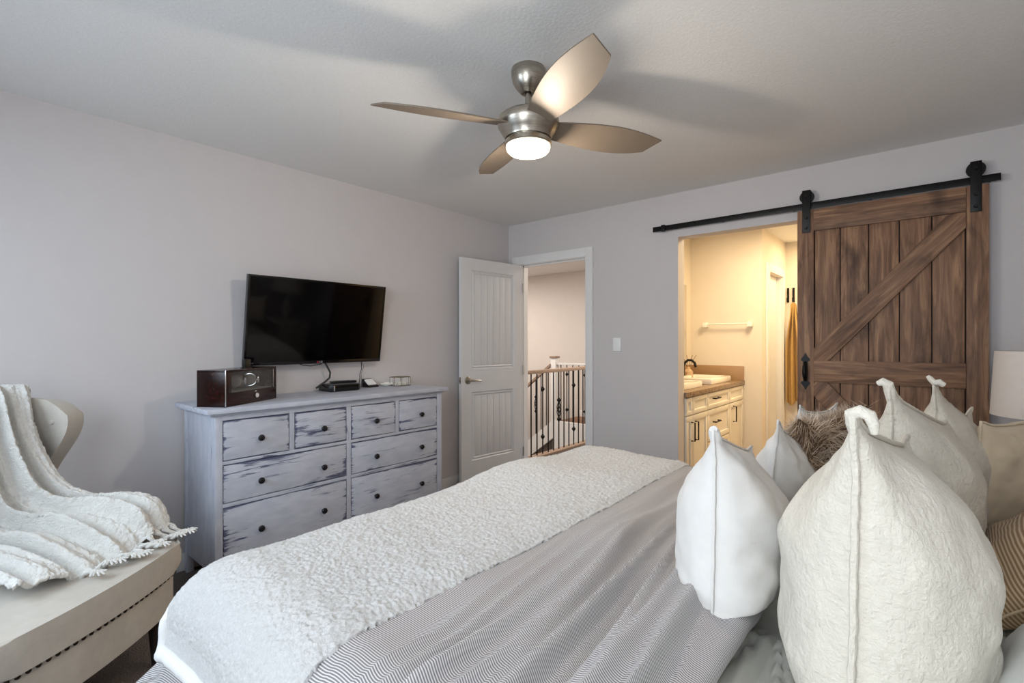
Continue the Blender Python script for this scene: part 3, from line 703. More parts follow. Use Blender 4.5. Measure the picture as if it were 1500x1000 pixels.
# ---- phone cradle, soap dish, jewellery box
ph = thing('phone_cradle', 'black desk cradle holding a small white device on the dresser', 'cradle', (0.045, -1.645, ZT), (0, 0, math.radians(8)))
MB().prism([(-0.035, 0.0), (0.045, 0.0), (0.045, 0.010), (-0.010, 0.034), (-0.030, 0.060), (-0.038, 0.060)], -0.045, 0.045, axis='y', bev=0.003).make('cradle', 'blackplastic', ph)
MB().box(-0.030, 0.030, -0.038, 0.038, -0.006, 0.006, bev=0.004).make('white_device', 'whiteplastic', ph, loc=(0.010, -0.004, 0.036), rot=(0, math.radians(40), 0))
dd = thing('trinket_dish', 'small curved white dish between the cradle and the wire jewellery box', 'dish', (0.062, -1.510, ZT))
MB().lathe([(0, 0.0), (0.03, 0.0), (0.042, 0.006), (0.050, 0.016), (0.047, 0.017), (0.038, 0.009), (0.028, 0.005), (0, 0.005)], seg=32).make('bowl', 'ceramic', dd)
MB().tube([(0.045*math.cos(a), 0.048*math.sin(a), 0.016+0.008*math.sin(a)) for a in [i*0.2 for i in range(16)]], 0.004, 8).make('rim', 'ceramic', dd)
jb = thing('jewellery_box', 'glass and brass wire jewellery box with pearls inside at the far end of the dresser', 'jewellery box', (0.125, -1.425, ZT))
js = []
poly = [(-0.055, -0.06), (0.02, -0.075), (0.055, -0.03), (0.055, 0.05), (0.0, 0.075), (-0.055, 0.04)]
m = MB()
for i in range(6):
    a, b_ = poly[i], poly[(i+1) % 6]
    for z in (0.003, 0.066): m.tube([(a[0], a[1], z), (b_[0], b_[1], z)], 0.002, 6)
    m.tube([(a[0], a[1], 0.003), (a[0], a[1], 0.066)], 0.002, 6)
m.tube([(poly[0][0], poly[0][1], 0.066), (poly[3][0], poly[3][1], 0.066)], 0.0018, 6)
m.make('wire_frame', 'brass', jb)
MB().prism(poly, 0.002, 0.004).make('base_glass', 'mirror', jb, smooth=False)
m = MB()
for i in range(6):
    a, b_ = poly[i], poly[(i+1) % 6]
    f = m.b.faces.new([m.b.verts.new(p) for p in ((a[0], a[1], 0.005), (b_[0], b_[1], 0.005), (b_[0], b_[1], 0.064), (a[0], a[1], 0.064))])
m.make('glass_sides', 'glass', jb, smooth=False)
random.seed(3); m = MB()
for i in range(42):
    a = random.random()*2*PI; r = 0.042*math.sqrt(random.random()); z = 0.010+0.012*random.random()*(1-r/0.05)+random.choice((0, 0.008))
    rr = random.uniform(0.004, 0.007); m.lathe([(0, -rr), (rr*0.7, -rr*0.7), (rr, 0), (rr*0.7, rr*0.7), (0, rr)], c=(r*math.cos(a), r*math.sin(a), z), seg=10)
o = m.make('beads', 'pearl'); o.parent = None; o.location = (0.125, -1.425, ZT); tag(o, 'heap of pearl beads inside the wire jewellery box', 'beads', kind='stuff')

# ------------------------------------------------------------------ lamp and nightstand at the far side of the bed
ns = thing('nightstand', 'low white nightstand behind the bed pillows carrying the pale lamp', 'nightstand', (3.62, -0.62, 0))
MB().box(-0.24, 0.24, -0.22, 0.22, 0.54, 0.57, bev=0.004).make('top', 'white', ns)
MB().box(-0.22, 0.22, -0.20, 0.20, 0.12, 0.54).make('body', 'white', ns, smooth=False)
dw = MB().box(-0.235, -0.22, -0.19, 0.19, 0.34, 0.53, bev=0.002).make('drawer', 'white', ns)
MB().lathe([(0, -0.235), (0.008, -0.235), (0.012, -0.25), (0, -0.255)], c=(0, 0, 0.435), axis='x', seg=16).make('knob', 'knob', dw)
lg = None
for sx_ in (-0.2, 0.2):
    for sy_ in (-0.18, 0.18):
        if lg is None: lg = MB().box(-0.02, 0.02, -0.02, 0.02, 0, 0.12).make('leg', 'white', ns, loc=(sx_, sy_, 0), smooth=False)
        else: copy(lg, ns, (sx_, sy_, 0))
lp = thing('table_lamp', 'unlit table lamp with pale fabric shade beside the barn door', 'lamp', (3.665, -0.62, 0.57))
MB().lathe([(0, 0), (0.075, 0), (0.078, 0.012), (0.03, 0.022), (0.045, 0.08), (0.06, 0.15), (0.045, 0.24), (0.02, 0.29), (0.015, 0.36), (0, 0.36)]).make('base', 'ceramic', lp)
MB().lathe([(0.196, 0.685), (0.212, 0.398), (0.209, 0.398), (0.193, 0.685)], seg=64).make('lamp_shade', 'shade', lp)
MB().tube([(0, 0, 0.36), (0, 0, 0.66)], 0.005).tube([(-0.19, 0, 0.655), (0.19, 0, 0.655)], 0.003).tube([(0, -0.19, 0.655), (0, 0.19, 0.655)], 0.003).make('harp', 'brass', lp)

# ------------------------------------------------------------------ bathroom contents
vn = thing('vanity_cabinet', 'cream shaker vanity cabinet with black pulls seen through the bathroom opening', 'cabinet', (1.205, 0.12, 0))
VX, VY = 0.53, 1.598
MB().box(0.0, VX, 0.002, VY-0.002, 0.10, 0.845).box(0.0, VX-0.06, 0.002, VY-0.002, 0, 0.10).make('body', 'cabinet', vn, smooth=False)
def shaker(name, y0, y1, z0, z1, handle=None):
    m = MB(); a = 0.045 if (z1-z0) > 0.2 else 0.034; x = VX
    y0, y1, z0, z1 = y0-0.12+0.002, y1-0.12-0.002, z0+0.002, z1-0.002
    m.box(x, x+0.011, y0+a, y1-a, z0+a, z1-a)
    m.box(x, x+0.02, y0, y1, z0, z0+a, bev=0.0015).box(x, x+0.02, y0, y1, z1-a, z1, bev=0.0015).box(x, x+0.02, y0, y0+a, z0+a, z1-a, bev=0.0015).box(x, x+0.02, y1-a, y1, z0+a, z1-a, bev=0.0015)
    o = m.make(name, 'cabinet', vn)
    if handle:
        kind, hy, hz_ = handle; hy -= 0.12; L = 0.075 if kind == 'v' else 0.065
        if kind == 'v': MB().tube([(x+0.02, hy, hz_-L), (x+0.05, hy, hz_-L), (x+0.05, hy, hz_+L), (x+0.02, hy, hz_+L)], 0.006, 8).make('handle', 'black', o)
        else: MB().tube([(x+0.02, hy-L, hz_), (x+0.05, hy-L, hz_), (x+0.05, hy+L, hz_), (x+0.02, hy+L, hz_)], 0.006, 8).make('handle', 'black', o)
shaker('drawer', 0.14, 0.275, 0.695, 0.84)
shaker('drawer', 0.28, 0.63, 0.695, 0.84)
shaker('drawer', 0.635, 1.24, 0.695, 0.84, ('h', 0.83, 0.785))
shaker('drawer', 1.245, 1.70, 0.695, 0.84)
shaker('door', 0.14, 0.275, 0.12, 0.69, ('v', 0.245, 0.56))
shaker('door', 0.28, 0.63, 0.12, 0.69, ('v', 0.325, 0.56))
shaker('drawer', 0.635, 1.24, 0.41, 0.69, ('h', 0.83, 0.575))
shaker('drawer', 0.635, 1.24, 0.12, 0.405)
shaker('door', 1.245, 1.70, 0.12, 0.69, ('v', 1.36, 0.58))
ct = thing('vanity_countertop', 'mottled brown vanity countertop with beige tile backsplash', 'countertop', (1.2, 0.12, 0.845))
MB().box(0.0, VX+0.035, 0.001, VY-0.001, 0.0, 0.042, bev=0.004).make('slab', 'granite', ct)
MB().box(0.0, VX+0.03, VY-0.014, VY-0.001, 0.042, 0.19, bev=0.002).box(0, 0.012, 0.002, VY-0.014, 0.042, 0.19, bev=0.002).make('backsplash', 'tile', ct)
def sink(y, label):
    s = thing('sink', label, 'sink', (1.475, y, 0.887))
    m = MB(); hx_, hy_ = 0.20, 0.29
    m.box(-hx_, hx_, -hy_, -hy_+0.05, 0, 0.055, bev=0.012).box(-hx_, hx_, hy_-0.05, hy_, 0, 0.055, bev=0.012).box(-hx_, -hx_+0.05, -hy_+0.03, hy_-0.03, 0, 0.055, bev=0.012).box(hx_-0.05, hx_, -hy_+0.03, hy_-0.03, 0, 0.055, bev=0.012)
    m.box(-hx_+0.02, hx_-0.02, -hy_+0.02, hy_-0.02, 0, 0.018); m.make('basin', 'ceramic', s)
    MB().lathe([(0, 0.018), (0.022, 0.018), (0.022, 0.021), (0, 0.021)]).make('drain', 'chrome', s)
sink(0.44, 'white rectangular sink at the bedroom end of the vanity'); sink(1.27, 'white rectangular sink under the black faucet near the towel bar')
fc = thing('faucet', 'black arched faucet behind the white sink', 'faucet', (1.30, 1.25, 0.887))
MB().tube([(0, 0, 0.0), (0, 0, 0.15), (0.012, 0, 0.185), (0.045, 0.0, 0.215), (0.085, 0, 0.215), (0.115, 0, 0.19), (0.125, 0, 0.145)], 0.013, 14).make('spout', 'black', fc)
MB().lathe([(0, 0), (0.026, 0), (0.026, 0.01), (0.018, 0.02), (0, 0.02)]).make('base', 'black', fc)
MB().tube([(0, -0.012, 0.06), (0.01, -0.04, 0.07), (0.02, -0.07, 0.085)], 0.007, 10).make('lever', 'black', fc)
rd = thing('reed_bottle', 'pale bottle of dried reeds behind the black faucet', 'bottle', (1.28, 1.43, 0.887))
MB().lathe([(0, 0), (0.045, 0), (0.05, 0.01), (0.05, 0.09), (0.02, 0.12), (0.018, 0.14), (0, 0.14)]).make('bottle', 'amber', rd)
m = MB()
for i in range(9):
    a = i*0.7; m.tube([(0, 0, 0.10), (0.035*math.cos(a), 0.035*math.sin(a), 0.19), (0.085*math.cos(a), 0.085*math.sin(a), 0.26)], 0.002, 5)
m.make('reeds', 'grass', rd)
mr = thing('wall_mirror', 'frameless mirror over the vanity just inside the bathroom opening', 'mirror', (1.2, 0.3, 1.05))
MB().box(0.001, 0.006, 0, 1.28, 0.03, 0.86).make('mirror_glass', 'mirror', mr, smooth=False)
cl = None
for y in (0.25, 1.05):
    if cl is None: cl = MB().box(0.001, 0.012, -0.015, 0.015, 0.02, 0.04, bev=0.002).make('clip', 'chrome', mr, loc=(0, y, 0))
    else: copy(cl, mr, (0, y, 0))
tb = thing('towel_bar', 'empty pale towel bar on the bathroom end wall', 'towel bar', (1.60, 1.72, 1.465))
MB().tube([(-0.245, -0.055, 0.012), (0.245, -0.055, 0.012)], 0.008, 12).make('bar', 'ceramic', tb)
pb = MB().box(-0.022, 0.022, -0.07, 0, -0.02, 0.032, bev=0.004).make('bracket', 'ceramic', tb, loc=(-0.225, 0, 0)); copy(pb, tb, (0.225, 0, 0))
def hook(x, y, z, label):
    h = thing('wall_hook', label, 'hook', (x, y, z))
    MB().box(-0.012, 0.012, -0.008, 0, -0.05, 0.12, bev=0.003).make('plate', 'black', h)
    MB().tube([(0, -0.006, -0.02), (0, -0.045, -0.045), (0, -0.06, -0.03), (0, -0.062, 0.0)], 0.006, 8).tube([(0, -0.006, 0.06), (0, -0.03, 0.075), (0, -0.035, 0.10)], 0.005, 8).make('prong', 'black', h)
hook(2.015, 2.78, 1.80, 'black double wall hook carrying the tan towel')
hook(1.958, 2.78, 1.80, 'empty black double wall hook in the corner beside the towel hook')
def towel(x, z1, z0, label, w0, w1):
    rows, cols = 36, 40; P, Q = [], []
    for back in (0, 1):
        for i in range(rows+1):
            t = i/rows if not back else 1-i/rows
            row = []
            for j in range(cols+1):
                u = j/cols*2-1; w = w0+(w1-w0)*sm(0, 0.5, t)
                yy = -0.10+0.035*math.sin(u*9+1.5*t)*sm(0, 0.25, t)+0.012*math.sin(u*21)*t
                row.append((x+u*w+0.02*t, 2.78+yy-0.02-(0.0 if not back else -0.014), z1+(z0-z1)*t-0.05*u*u*(1-t)*0.6+0.05*math.sin(u*3)*t*t))
            P.append(row)
    o = MB().grid(P).make('towel', 'towel', None, angle=80); tag(o, label, 'towel'); return o
towel(2.035, 1.74, 0.60, 'long tan towel hanging from the black hook beyond the bathroom opening', 0.03, 0.085)

# ------------------------------------------------------------------ bed
bed = thing('bed', 'whitewashed bed frame and mattress under the pinstriped duvet', 'bed', (1.80, -2.31, 0))
# local: x to the headboard, y across
lg = MB().box(-0.035, 0.035, -0.035, 0.035, 0, 0.40, bev=0.003).make('leg', 'palewood', bed, loc=(-0.14, -1.02, 0))
copy(lg, bed, (-0.14, 1.02, 0)); copy(lg, bed, (2.02, -1.02, 0)); copy(lg, bed, (2.02, 1.02, 0))
MB().box(-0.155, -0.125, -0.985, 0.985, 0.22, 0.385, bev=0.003).make('footboard', 'palewood', bed)
MB().box(-0.105, 1.985, -1.02, -0.99, 0.22, 0.36, bev=0.003).make('side_rail', 'palewood', bed)
MB().box(-0.105, 1.985, 0.99, 1.02, 0.22, 0.36, bev=0.003).make('side_rail', 'palewood', bed)
MB().box(0.0, 2.02, -0.95, 0.95, 0.30, 0.60, bev=0.04).make('mattress', 'whitecotton', bed)
MB().box(2.03, 2.09, -1.0, 1.0, 0.2, 1.25, bev=0.01).make('headboard', 'palewood', bed)
XF, YN, YFAR, RB, ZB = 1.83, -3.20, -1.46, 0.17, 0.70
def fold(s, R, flare):
    if s <= 0: return s, 0.0
    if s < R*PI/2: return R*math.sin(s/R), R*(1-math.cos(s/R))
    e = s-R*PI/2; return R+e*flare, R+e*math.sqrt(max(0, 1-flare*flare))
def top_height(x, y):
    h = 0.016*nz(x*1.7, y*1.3, 3.1) + 0.010*nz(x*4.0, y*3.1, 9.0)
    h += 0.030*math.exp(-((y+2.02)/0.30)**2)*sm(2.5, 1.8, x)      # soft hump towards the foot
    return h
def creases(x, y):
    k = sm(2.345, 2.47, x)*sm(3.0, 2.86, x)
    near = 0.30+0.70*sm(-1.75, -2.75, y)
    w = x + 0.16*nz(x*0.8, y*0.9, 1.0) + 0.10*(y+2.4)*math.sin(2.2*(x-2.2))
    a = 1-abs(nz(w*13.0, y*0.75, 5.5))*2.0; b = 1-abs(nz(w*27.0, y*1.4, 8.5))*2.0
    return k*near*(0.050*max(0, a)**1.5+0.016*max(0, b)**1.5)
def bed_surface(u, v, lift, flare=0.25):
    """u, v run along the cloth; u past XF hangs over the foot, v past YN / YFAR over the sides"""
    su = XF-u; ox, dx = fold(su, RB, flare)
    if v < YN: oy, dy = fold(YN-v, RB, flare); sy_ = -1
    elif v > YFAR: oy, dy = fold(v-YFAR, RB, flare); sy_ = 1
    else: oy, dy, sy_ = 0, 0, 0
    x = XF-ox if su > 0 else u
    y = (YN-oy) if sy_ < 0 else ((YFAR+oy) if sy_ > 0 else v)
    drop = (dx**2.2+dy**2.2)**(1/2.2)
    both = min(dx, dy)/RB
    if both > 0 and sy_: # rounded corner pulls in
        c = 0.10*min(1.0, both)*RB*2; x += c*0.5; y -= sy_*c*0.5
    z = ZB-drop+top_height(x, y)*(1-min(1, drop/0.3))+lift
    # hanging cloth ripples
    r = min(1, drop/0.25)
    if r > 0:
        rip = 0.018*r*math.sin(7.5*v+2.0*nz(u*2, v*2, 4))+0.015*r*math.sin(9*u)
        if dx > dy: x -= rip+lift*0.5
        elif sy_: y += sy_*(rip+lift*0.5)
    return Vector((x, y, z))
def frange(a, b, n): return [a+(b-a)*i/n for i in range(n+1)]
# duvet
XE = 2.935
rows, uvs = [], []
for v in frange(YN-0.50, YFAR+0.50, 330):
    r, q = [], []
    for u in frange(1.38, XE, 190):
        p = bed_surface(u, v, 0.0, 0.25+0.5*sm(1.56, 1.45, u)); p.z += creases(u, p.y)
        p.x += 0.012*nz(v*2.3, 0.0, 2.0)*sm(2.6, XE, u)
        p.z += 0.012*sm(XE-0.22, XE-0.05, u)
        r.append(p); q.append((u, v))
    for k in range(1, 9):           # rolled edge at the pillow end
        a = PI*k/8; p = r[190] if k == 1 else None
        b_ = rows and None
        e = r[190]; rr = 0.026
        r.append(Vector((e.x+rr*math.sin(a), e.y, e.z-rr*(1-math.cos(a))))); q.append((XE+rr*a, v))
    rows.append(r); uvs.append(q)
dv = MB().grid(rows, uvs).make('duvet', 'duvet', angle=180)
tag(dv, 'grey and white pinstriped duvet with crumpled folds spread over the bed', 'duvet')
# fitted sheet around the pillows
rows = []
for v in frange(-3.285, -1.335, 150):
    r = []
    for u in frange(2.80, 3.80, 110):
        d = math.hypot(u-2.97, v+2.45); a = math.atan2(v+2.45, u-2.97)
        wr = 0.030*max(0, 1-abs(nz(a*10.0, d*1.5, 2.0))*2.2)**1.3*sm(0.02, 0.15, d)*sm(1.1, 0.3, d)
        r.append((u, v, 0.615+wr+0.006*nz(u*5, v*5, 1)))
    rows.append(r)
sh = MB().grid(rows).make('bed_sheet', 'sheet', angle=180); tag(sh, 'sage grey wrinkled bed sheet showing between the duvet edge and the cream pillow', 'sheet')
# sherpa blanket
def fleece_bump(u, v):
    a = nz(u*62, v*62, 1.3); b = nz(u*150, v*150, 4.7); c = nz(u*16, v*16, 7.0)
    return 0.0026*a+0.0046*b+0.003*c
UB0, UB1, VB0, VB1 = 1.60, 2.355, YN-0.34, YFAR+0.40
rows = []
NU, NV = 280, 780
for v in frange(VB0, VB1, NV):
    r = []
    for u in frange(UB0, UB1, NU):
        p = bed_surface(u, v, 0.017)
        e = min((u-UB0), (UB1-u)*0.8, v-VB0, VB1-v); k = sm(0.0, 0.03, e)
        b = fleece_bump(u, v)*sm(0.045, 0.075, min(u-UB0, v-VB0))
        p.z += b*(1.0 if XF-u < 0.12 and YN-v < 0.12 else 0.4)+(-0.012)*(1-k)
        if u < XF-0.1: p.x -= b*0.7
        if v < YN-0.1: p.y -= b*0.7
        r.append(p)
    rows.append(r)
bl = MB().grid(rows).make('blanket', 'fleece', angle=180)
tag(bl, 'white fluffy sherpa blanket spread across the foot of the bed', 'blanket')
# smooth bound edge of the blanket
def hem_path():
    pts = []
    for u in frange(UB1, UB0+0.02, 60): pts.append(bed_surface(u, VB0+0.012, 0.012))
    for v in frange(VB0+0.03, VB1, 160): pts.append(bed_surface(UB0+0.012, v, 0.012))
    return pts
hp = hem_path()
m = MB(); m.tube(hp, [0.019+0.003*nz(i*0.3, 0, 0) for i in range(len(hp))], 12); m.make('bound_edge', 'band', bl)
for o in (bl,):
    md = o.modifiers.new('thick', 'SOLIDIFY'); md.thickness = 0.014; md.offset = -1

# ------------------------------------------------------------------ pillows
def pillow_surface(Wd, Ht, T, N=44, pinch=0.10, ear=0.02, seed=0.0, tip=None, wr=0.006, sag=0.2, droop=0.0, flat=0.0, sack=False):
    """returns front, back grids of points; x width, z height, y thickness"""
    G = {1: [], -1: []}
    for sd in (1, -1):
        for i in range(N+1):
            v = -1+2*i/N; v = math.copysign(abs(v)**0.85, v); row = []
            for j in range(N+1):
                u = -1+2*j/N; u = math.copysign(abs(u)**0.85, u)
                x = Wd/2*u*(1-pinch*(1-v*v)*abs(u)**1.5); z = Ht/2*v*(1-pinch*(1-u*u)*abs(v)**1.5)
                c = sm(0.72, 1.0, abs(u))*sm(0.72, 1.0, abs(v))
                x += math.copysign(ear*c, u); z += math.copysign(ear*c, v)
                q = max(0.0, (1-u*u)*(1-v*v))
                if sack:
                    fv = min(1.0, (1-v)/0.86)**0.82; fv = fv*(1-0.25*fv*fv)/0.75
                    if v < 0: fv *= max(0.0, 1-abs(v)**6)**0.5
                    t = T/2*fv*max(0.0, 1-u*u)**0.5
                else: t = T/2*(q**0.46)*(1-sag*v*0.6)
                ed = 1-q
                n = wr*(nz(u*2.2+seed, v*2.2, sd*3.0)*1.6+nz(u*5+seed, v*5, sd*7.0)*0.8)
                # gathers that run into the corners
                ang = math.atan2(abs(v)-0.25, abs(u)-0.25)
                n += 0.5*wr*math.sin(ang*14+seed)*sm(0.45, 0.9, abs(u))*sm(0.45, 0.9, abs(v))
                y = sd*(t+n*min(1, q*6))
                z -= droop*((u+1)/2)**1.2*((v+1)/2)
                zf = -Ht/2+flat
                if flat and z < zf: z = zf+0.18*(z-zf)
                if tip and math.copysign(1, u) == tip[0] and math.copysign(1, v) == tip[1]:
                    cc = sm(0.70, 1.0, abs(u))*sm(0.70, 1.0, abs(v))
                    y += tip[2]*cc**1.6; z += tip[3]*cc**1.2; x += tip[4]*cc
                row.append(Vector((x, y, z)))
            G[sd].append(row)
    return G
def pillow(name, label, mat, centre, alpha, lean, Wd, Ht, T, piping=0.005, pipmat=None, group=None, uv=False, roll=0.0, **kw):
    a, l = math.radians(alpha), math.radians(lean)
    X = Vector((math.sin(a), math.cos(a), 0)); n = Vector((math.cos(a), -math.sin(a), 0))
    Z = (n*math.sin(l)+Vector((0, 0, 1))*math.cos(l)); Yv = Z.cross(X)
    R = Matrix((X, Yv, Z)).transposed() @ Matrix.Rotation(math.radians(roll), 3, 'Y')
    root = bpy.data.objects.new(name, None); COL.objects.link(root)
    root.matrix_world = Matrix.Translation(centre) @ R.to_4x4(); tag(root, label, 'pillow', group)
    G = pillow_surface(Wd, Ht, T, **kw); m = MB(); N = len(G[1])-1
    uvg = [[(j/N*Wd, i/N*Ht) for j in range(N+1)] for i in range(N+1)] if uv else None
    m.grid(G[1], uvg); m.grid([r[::-1] for r in G[-1]], [r[::-1] for r in uvg] if uvg else None)
    bmesh.ops.remove_doubles(m.b, verts=m.b.verts, dist=0.0004)
    cov = m.make('cover', mat, root, angle=180)
    ss = cov.modifiers.new('soft', 'SUBSURF'); ss.levels = 1; ss.render_levels = 1
    if piping:
        g = G[1]; loop = g[0][:-1]+[r[N] for r in g[:-1]]+g[N][::-1][:-1]+[r[0] for r in g[::-1]][:-1]
        ctr = Vector((0, 0, 0)); loop = [p+(Vector((p.x, 0, p.z)).normalized())*piping*0.7+Vector((0, 0.002*nz(i*0.35, seedy(label), 0), 0)) for i, p in enumerate(loop)]
        loop.append(loop[0])
        mm = MB(); mm.tube(loop, [piping*(1+0.12*math.sin(i*2.1)) for i in range(len(loop))], 8, caps=False); mm.make('seam_piping', pipmat or mat, root)
    return root
def seedy(s): return (sum(map(ord, s)) % 97)*0.37
def by_tip(tip, alpha, lean, Wd, Ht, ear):
    a, l = math.radians(alpha), math.radians(lean)
    X = Vector((math.sin(a), math.cos(a), 0)); n = Vector((math.cos(a), -math.sin(a), 0)); Z = n*math.sin(l)+Vector((0, 0, math.cos(l)))
    return Vector(tip)+X*(Wd/2+ear)-Z*(Ht/2+ear)
def cushion(label, mat, corner, alpha, lean, Wd, Ht, T, pip, ear, group, name='cushion', **kw):
    return pillow(name, label, mat, by_tip(corner, alpha, lean, Wd, Ht, ear), alpha, lean, Wd, Ht, T, pip, group=group, ear=ear, **kw)
E3 = 'cream cushions leaning against the sleeping pillows'
c1 = cushion('biggest cream textured cushion nearest the camera with a folded over top corner', 'cotton', (3.160, -2.860, 1.188), 5, 1, 0.53, 0.54, 0.33, 0.0055, 0.02, E3, seed=1.0, sag=0.0, sack=True, pinch=0.05, wr=0.008, droop=0.11, flat=0.04)
c2 = cushion('cream textured cushion with stitched edge directly behind the biggest cream cushion', 'cotton', (3.173, -2.27, 1.19), 13, 3, 0.54, 0.50, 0.27, 0.005, 0.025, E3, seed=4.0, sack=True, pinch=0.06, droop=0.13, flat=0.05)
c3 = cushion('cream cushion with a knotted corner tip against the barn door boards', 'cotton', (3.2565, -1.807, 1.18), 12, 4, 0.50, 0.48, 0.24, 0.004, 0.035, E3, seed=7.0, sack=True, pinch=0.07, droop=0.13, flat=0.05)
def curl(root, pts, rad, mat):
    MB().tube(pts, rad, 12).make('corner_tip', mat, root)
L3 = 'white linen cushions in front of the cream ones'
c4 = cushion('small white linen cushion standing alone on the pinstriped duvet edge', 'linen', (2.905, -2.72, 1.115), -5, 1, 0.42, 0.43, 0.25, 0.003, 0.012, L3, seed=11.0, sack=True, pinch=0.05, wr=0.008, droop=0.11, flat=0.055)
cushion('wrinkled white linen cushion directly behind the small upright linen one', 'linen', (2.925, -2.245, 1.08), 0, 8, 0.42, 0.37, 0.17, 0.003, 0.02, L3, seed=15.0, sack=True, wr=0.010, droop=0.10, flat=0.04)
cushion('white linen cushion farthest along the bed behind the brown fur cushion', 'linen', (2.876, -1.67, 1.06), 8, 8, 0.42, 0.35, 0.15, 0.003, 0.02, L3, seed=19.0, droop=0.03, flat=0.04)
cushion('sand coloured pillow with open hem under the lamp shade', 'sandcotton', (3.368, -1.668, 1.05), 24, 12, 0.56, 0.38, 0.17, 0.004, 0.01, None, 'pillow', seed=23.0)
pillow('pillow', 'sand ticking striped pillow squeezed behind the cream cushions', 'ticking', (3.50, -1.97, 0.785), 4, 50, 0.60, 0.42, 0.18, 0.003, seed=27.0, uv=True, ear=0.005)
pillow('pillow', 'plain white sleeping pillow lying behind the biggest cream cushion', 'whitecotton', (3.52, -2.70, 0.815), 3, 50, 0.70, 0.46, 0.20, 0.0, seed=31.0, ear=0.0, pinch=0.04)
def tip_path(Wd, Ht, ear, offs): return [(-(Wd/2+ear)+a, b, Ht/2+ear+c) for a, b, c in offs]
curl(c1, tip_path(0.53, 0.54, 0.02, [(0.040, 0.0, -0.050), (0.016, 0.003, -0.014), (0.004, 0.002, 0.002), (0.0, -0.009, 0.008), (0.0, -0.021, 0.003), (0.0, -0.026, -0.010), (0.002, -0.027, -0.024)]), [0.007, 0.010, 0.0105, 0.010, 0.0095, 0.008, 0.005], 'cotton')
curl(c2, tip_path(0.54, 0.50, 0.025, [(0.03, 0.0, -0.045), (0.014, 0.002, -0.012), (0.004, 0.004, 0.006), (0.0, 0.014, 0.012), (0.0, 0.024, 0.006)]), [0.009, 0.012, 0.012, 0.010, 0.006], 'cotton')
curl(c3, tip_path(0.50, 0.48, 0.035, [(0.01, -0.022, -0.010), (0.004, -0.012, -0.002), (0.0, 0.0, -0.004), (0.0, 0.009, 0.006), (0.0, 0.016, 0.014)]), [0.008, 0.010, 0.009, 0.008, 0.005], 'cotton')
curl(c4, tip_path(0.42, 0.43, 0.012, [(0.05, 0.0, -0.055), (0.025, 0.0, -0.022), (0.012, 0.001, -0.004), (0.004, 0.001, 0.004)]), [0.010, 0.012, 0.012, 0.008], 'linen')
# fur cushion
fc_c, fa, fl = Vector((2.985, -1.83, 0.885)), 14, 8
fur = pillow('cushion', 'shaggy brown and cream fur cushion between the linen and cream cushions', 'pelt', fc_c, fa, fl, 0.50, 0.34, 0.15, 0.0, seed=40.0)
random.seed(11); G = pillow_surface(0.50, 0.34, 0.15, seed=40.0); m = MB(); lay = m.b.loops.layers.uv.verify(); N = len(G[1])-1
for k in range(9000):
    sd = random.choice((1, 1, -1)); i = random.randrange(N//4, N); j = random.randrange(N)
    p = G[sd][i][j].lerp(G[sd][i+1][j+1], random.random())
    nrm = (G[sd][i+1][j]-G[sd][i][j]).cross(G[sd][i][j+1]-G[sd][i][j])
    if nrm.length < 1e-9: continue
    nrm.normalize()
    if nrm.y*sd < 0: nrm = -nrm
    L = random.uniform(0.025, 0.055)
    cl_ = Vector((nz(p.x*14, p.z*14, 1), 0, nz(p.x*14, p.z*14, 6)))*1.6
    d = (nrm*0.6+cl_+Vector((random.gauss(0, 0.35), random.gauss(0, 0.2), random.gauss(0, 0.35)+0.1))).normalized()
    sidev = d.cross(Vector((random.gauss(0, 1), random.gauss(0, 1), random.gauss(0, 1)))).normalized()
    tint = min(1, max(0, 0.45+0.45*nz(p.x*22, p.z*22, 3)+random.gauss(0, 0.16))); prev = None; q = p.copy()
    for s_ in range(5):
        w = 0.0013*(1-s_/4.4); a, b = m.b.verts.new(q-sidev*w), m.b.verts.new(q+sidev*w)
        if prev:
            f = m.b.faces.new((prev[0], prev[1], b, a)); tt = min(1, tint*0.7+0.11*s_)
            for lp_ in f.loops: lp_[lay].uv = (tt, 0.5)
        prev = (a, b); q = q+d*(L/4); d = (d+Vector((random.gauss(0, 0.12), 0, -0.14+random.gauss(0, 0.1)))).normalized()
me = bpy.data.meshes.new('fur_pile'); m.b.to_mesh(me); m.b.free(); me.materials.append(M['fur'])
fp = bpy.data.objects.new('fur_pile', me); COL.objects.link(fp); fp.parent = fur; fp['kind'] = 'stuff'

# ------------------------------------------------------------------ armchair in the corner
ch = thing('armchair', 'beige upholstered wingback chair with nailhead trim in the corner by the dresser', 'armchair', (0.804, -3.63, 0), (0, 0, math.radians(38)))
def seat_outline(xb, xf, hw, bow, r, n=14):
    """closed outline, front bowed"""
    pts = [(xb, -hw*0.84)]
    fr = []
    for i in range(n+1):
        s = -1+2*i/n; y = hw*s; x = xf+bow*(1-s*s); k = max(0, (abs(s)-0.86)/0.14); x -= r*k*k; fr.append((x, y))
    pts += [(xf-r-0.10, -hw)]+fr+[(xf-r-0.10, hw), (xb, hw*0.84)]
    return pts
MB().prism(seat_outline(-0.36, 0.355, 0.40, 0.045, 0.03), 0.21, 0.366, axis='z', bev=0.008).make('seat_base', 'chair', ch)
cu = MB().prism(seat_outline(-0.30, 0.375, 0.425, 0.045, 0.045), 0.366, 0.475, axis='z', bev=0.035).make('seat_cushion', 'chair', ch)
for v in cu.data.vertices:
    if v.co.z > 0.43: v.co.z += 0.03*(1-(v.co.y/0.45)**2)*sm(0.45, 0.1, v.co.x)
MB().tube([(x-0.006, y*0.985, 0.468) for x, y in seat_outline(-0.30, 0.375, 0.425, 0.045, 0.045)[1:-1]], 0.006, 8).make('piping', 'chair', cu)
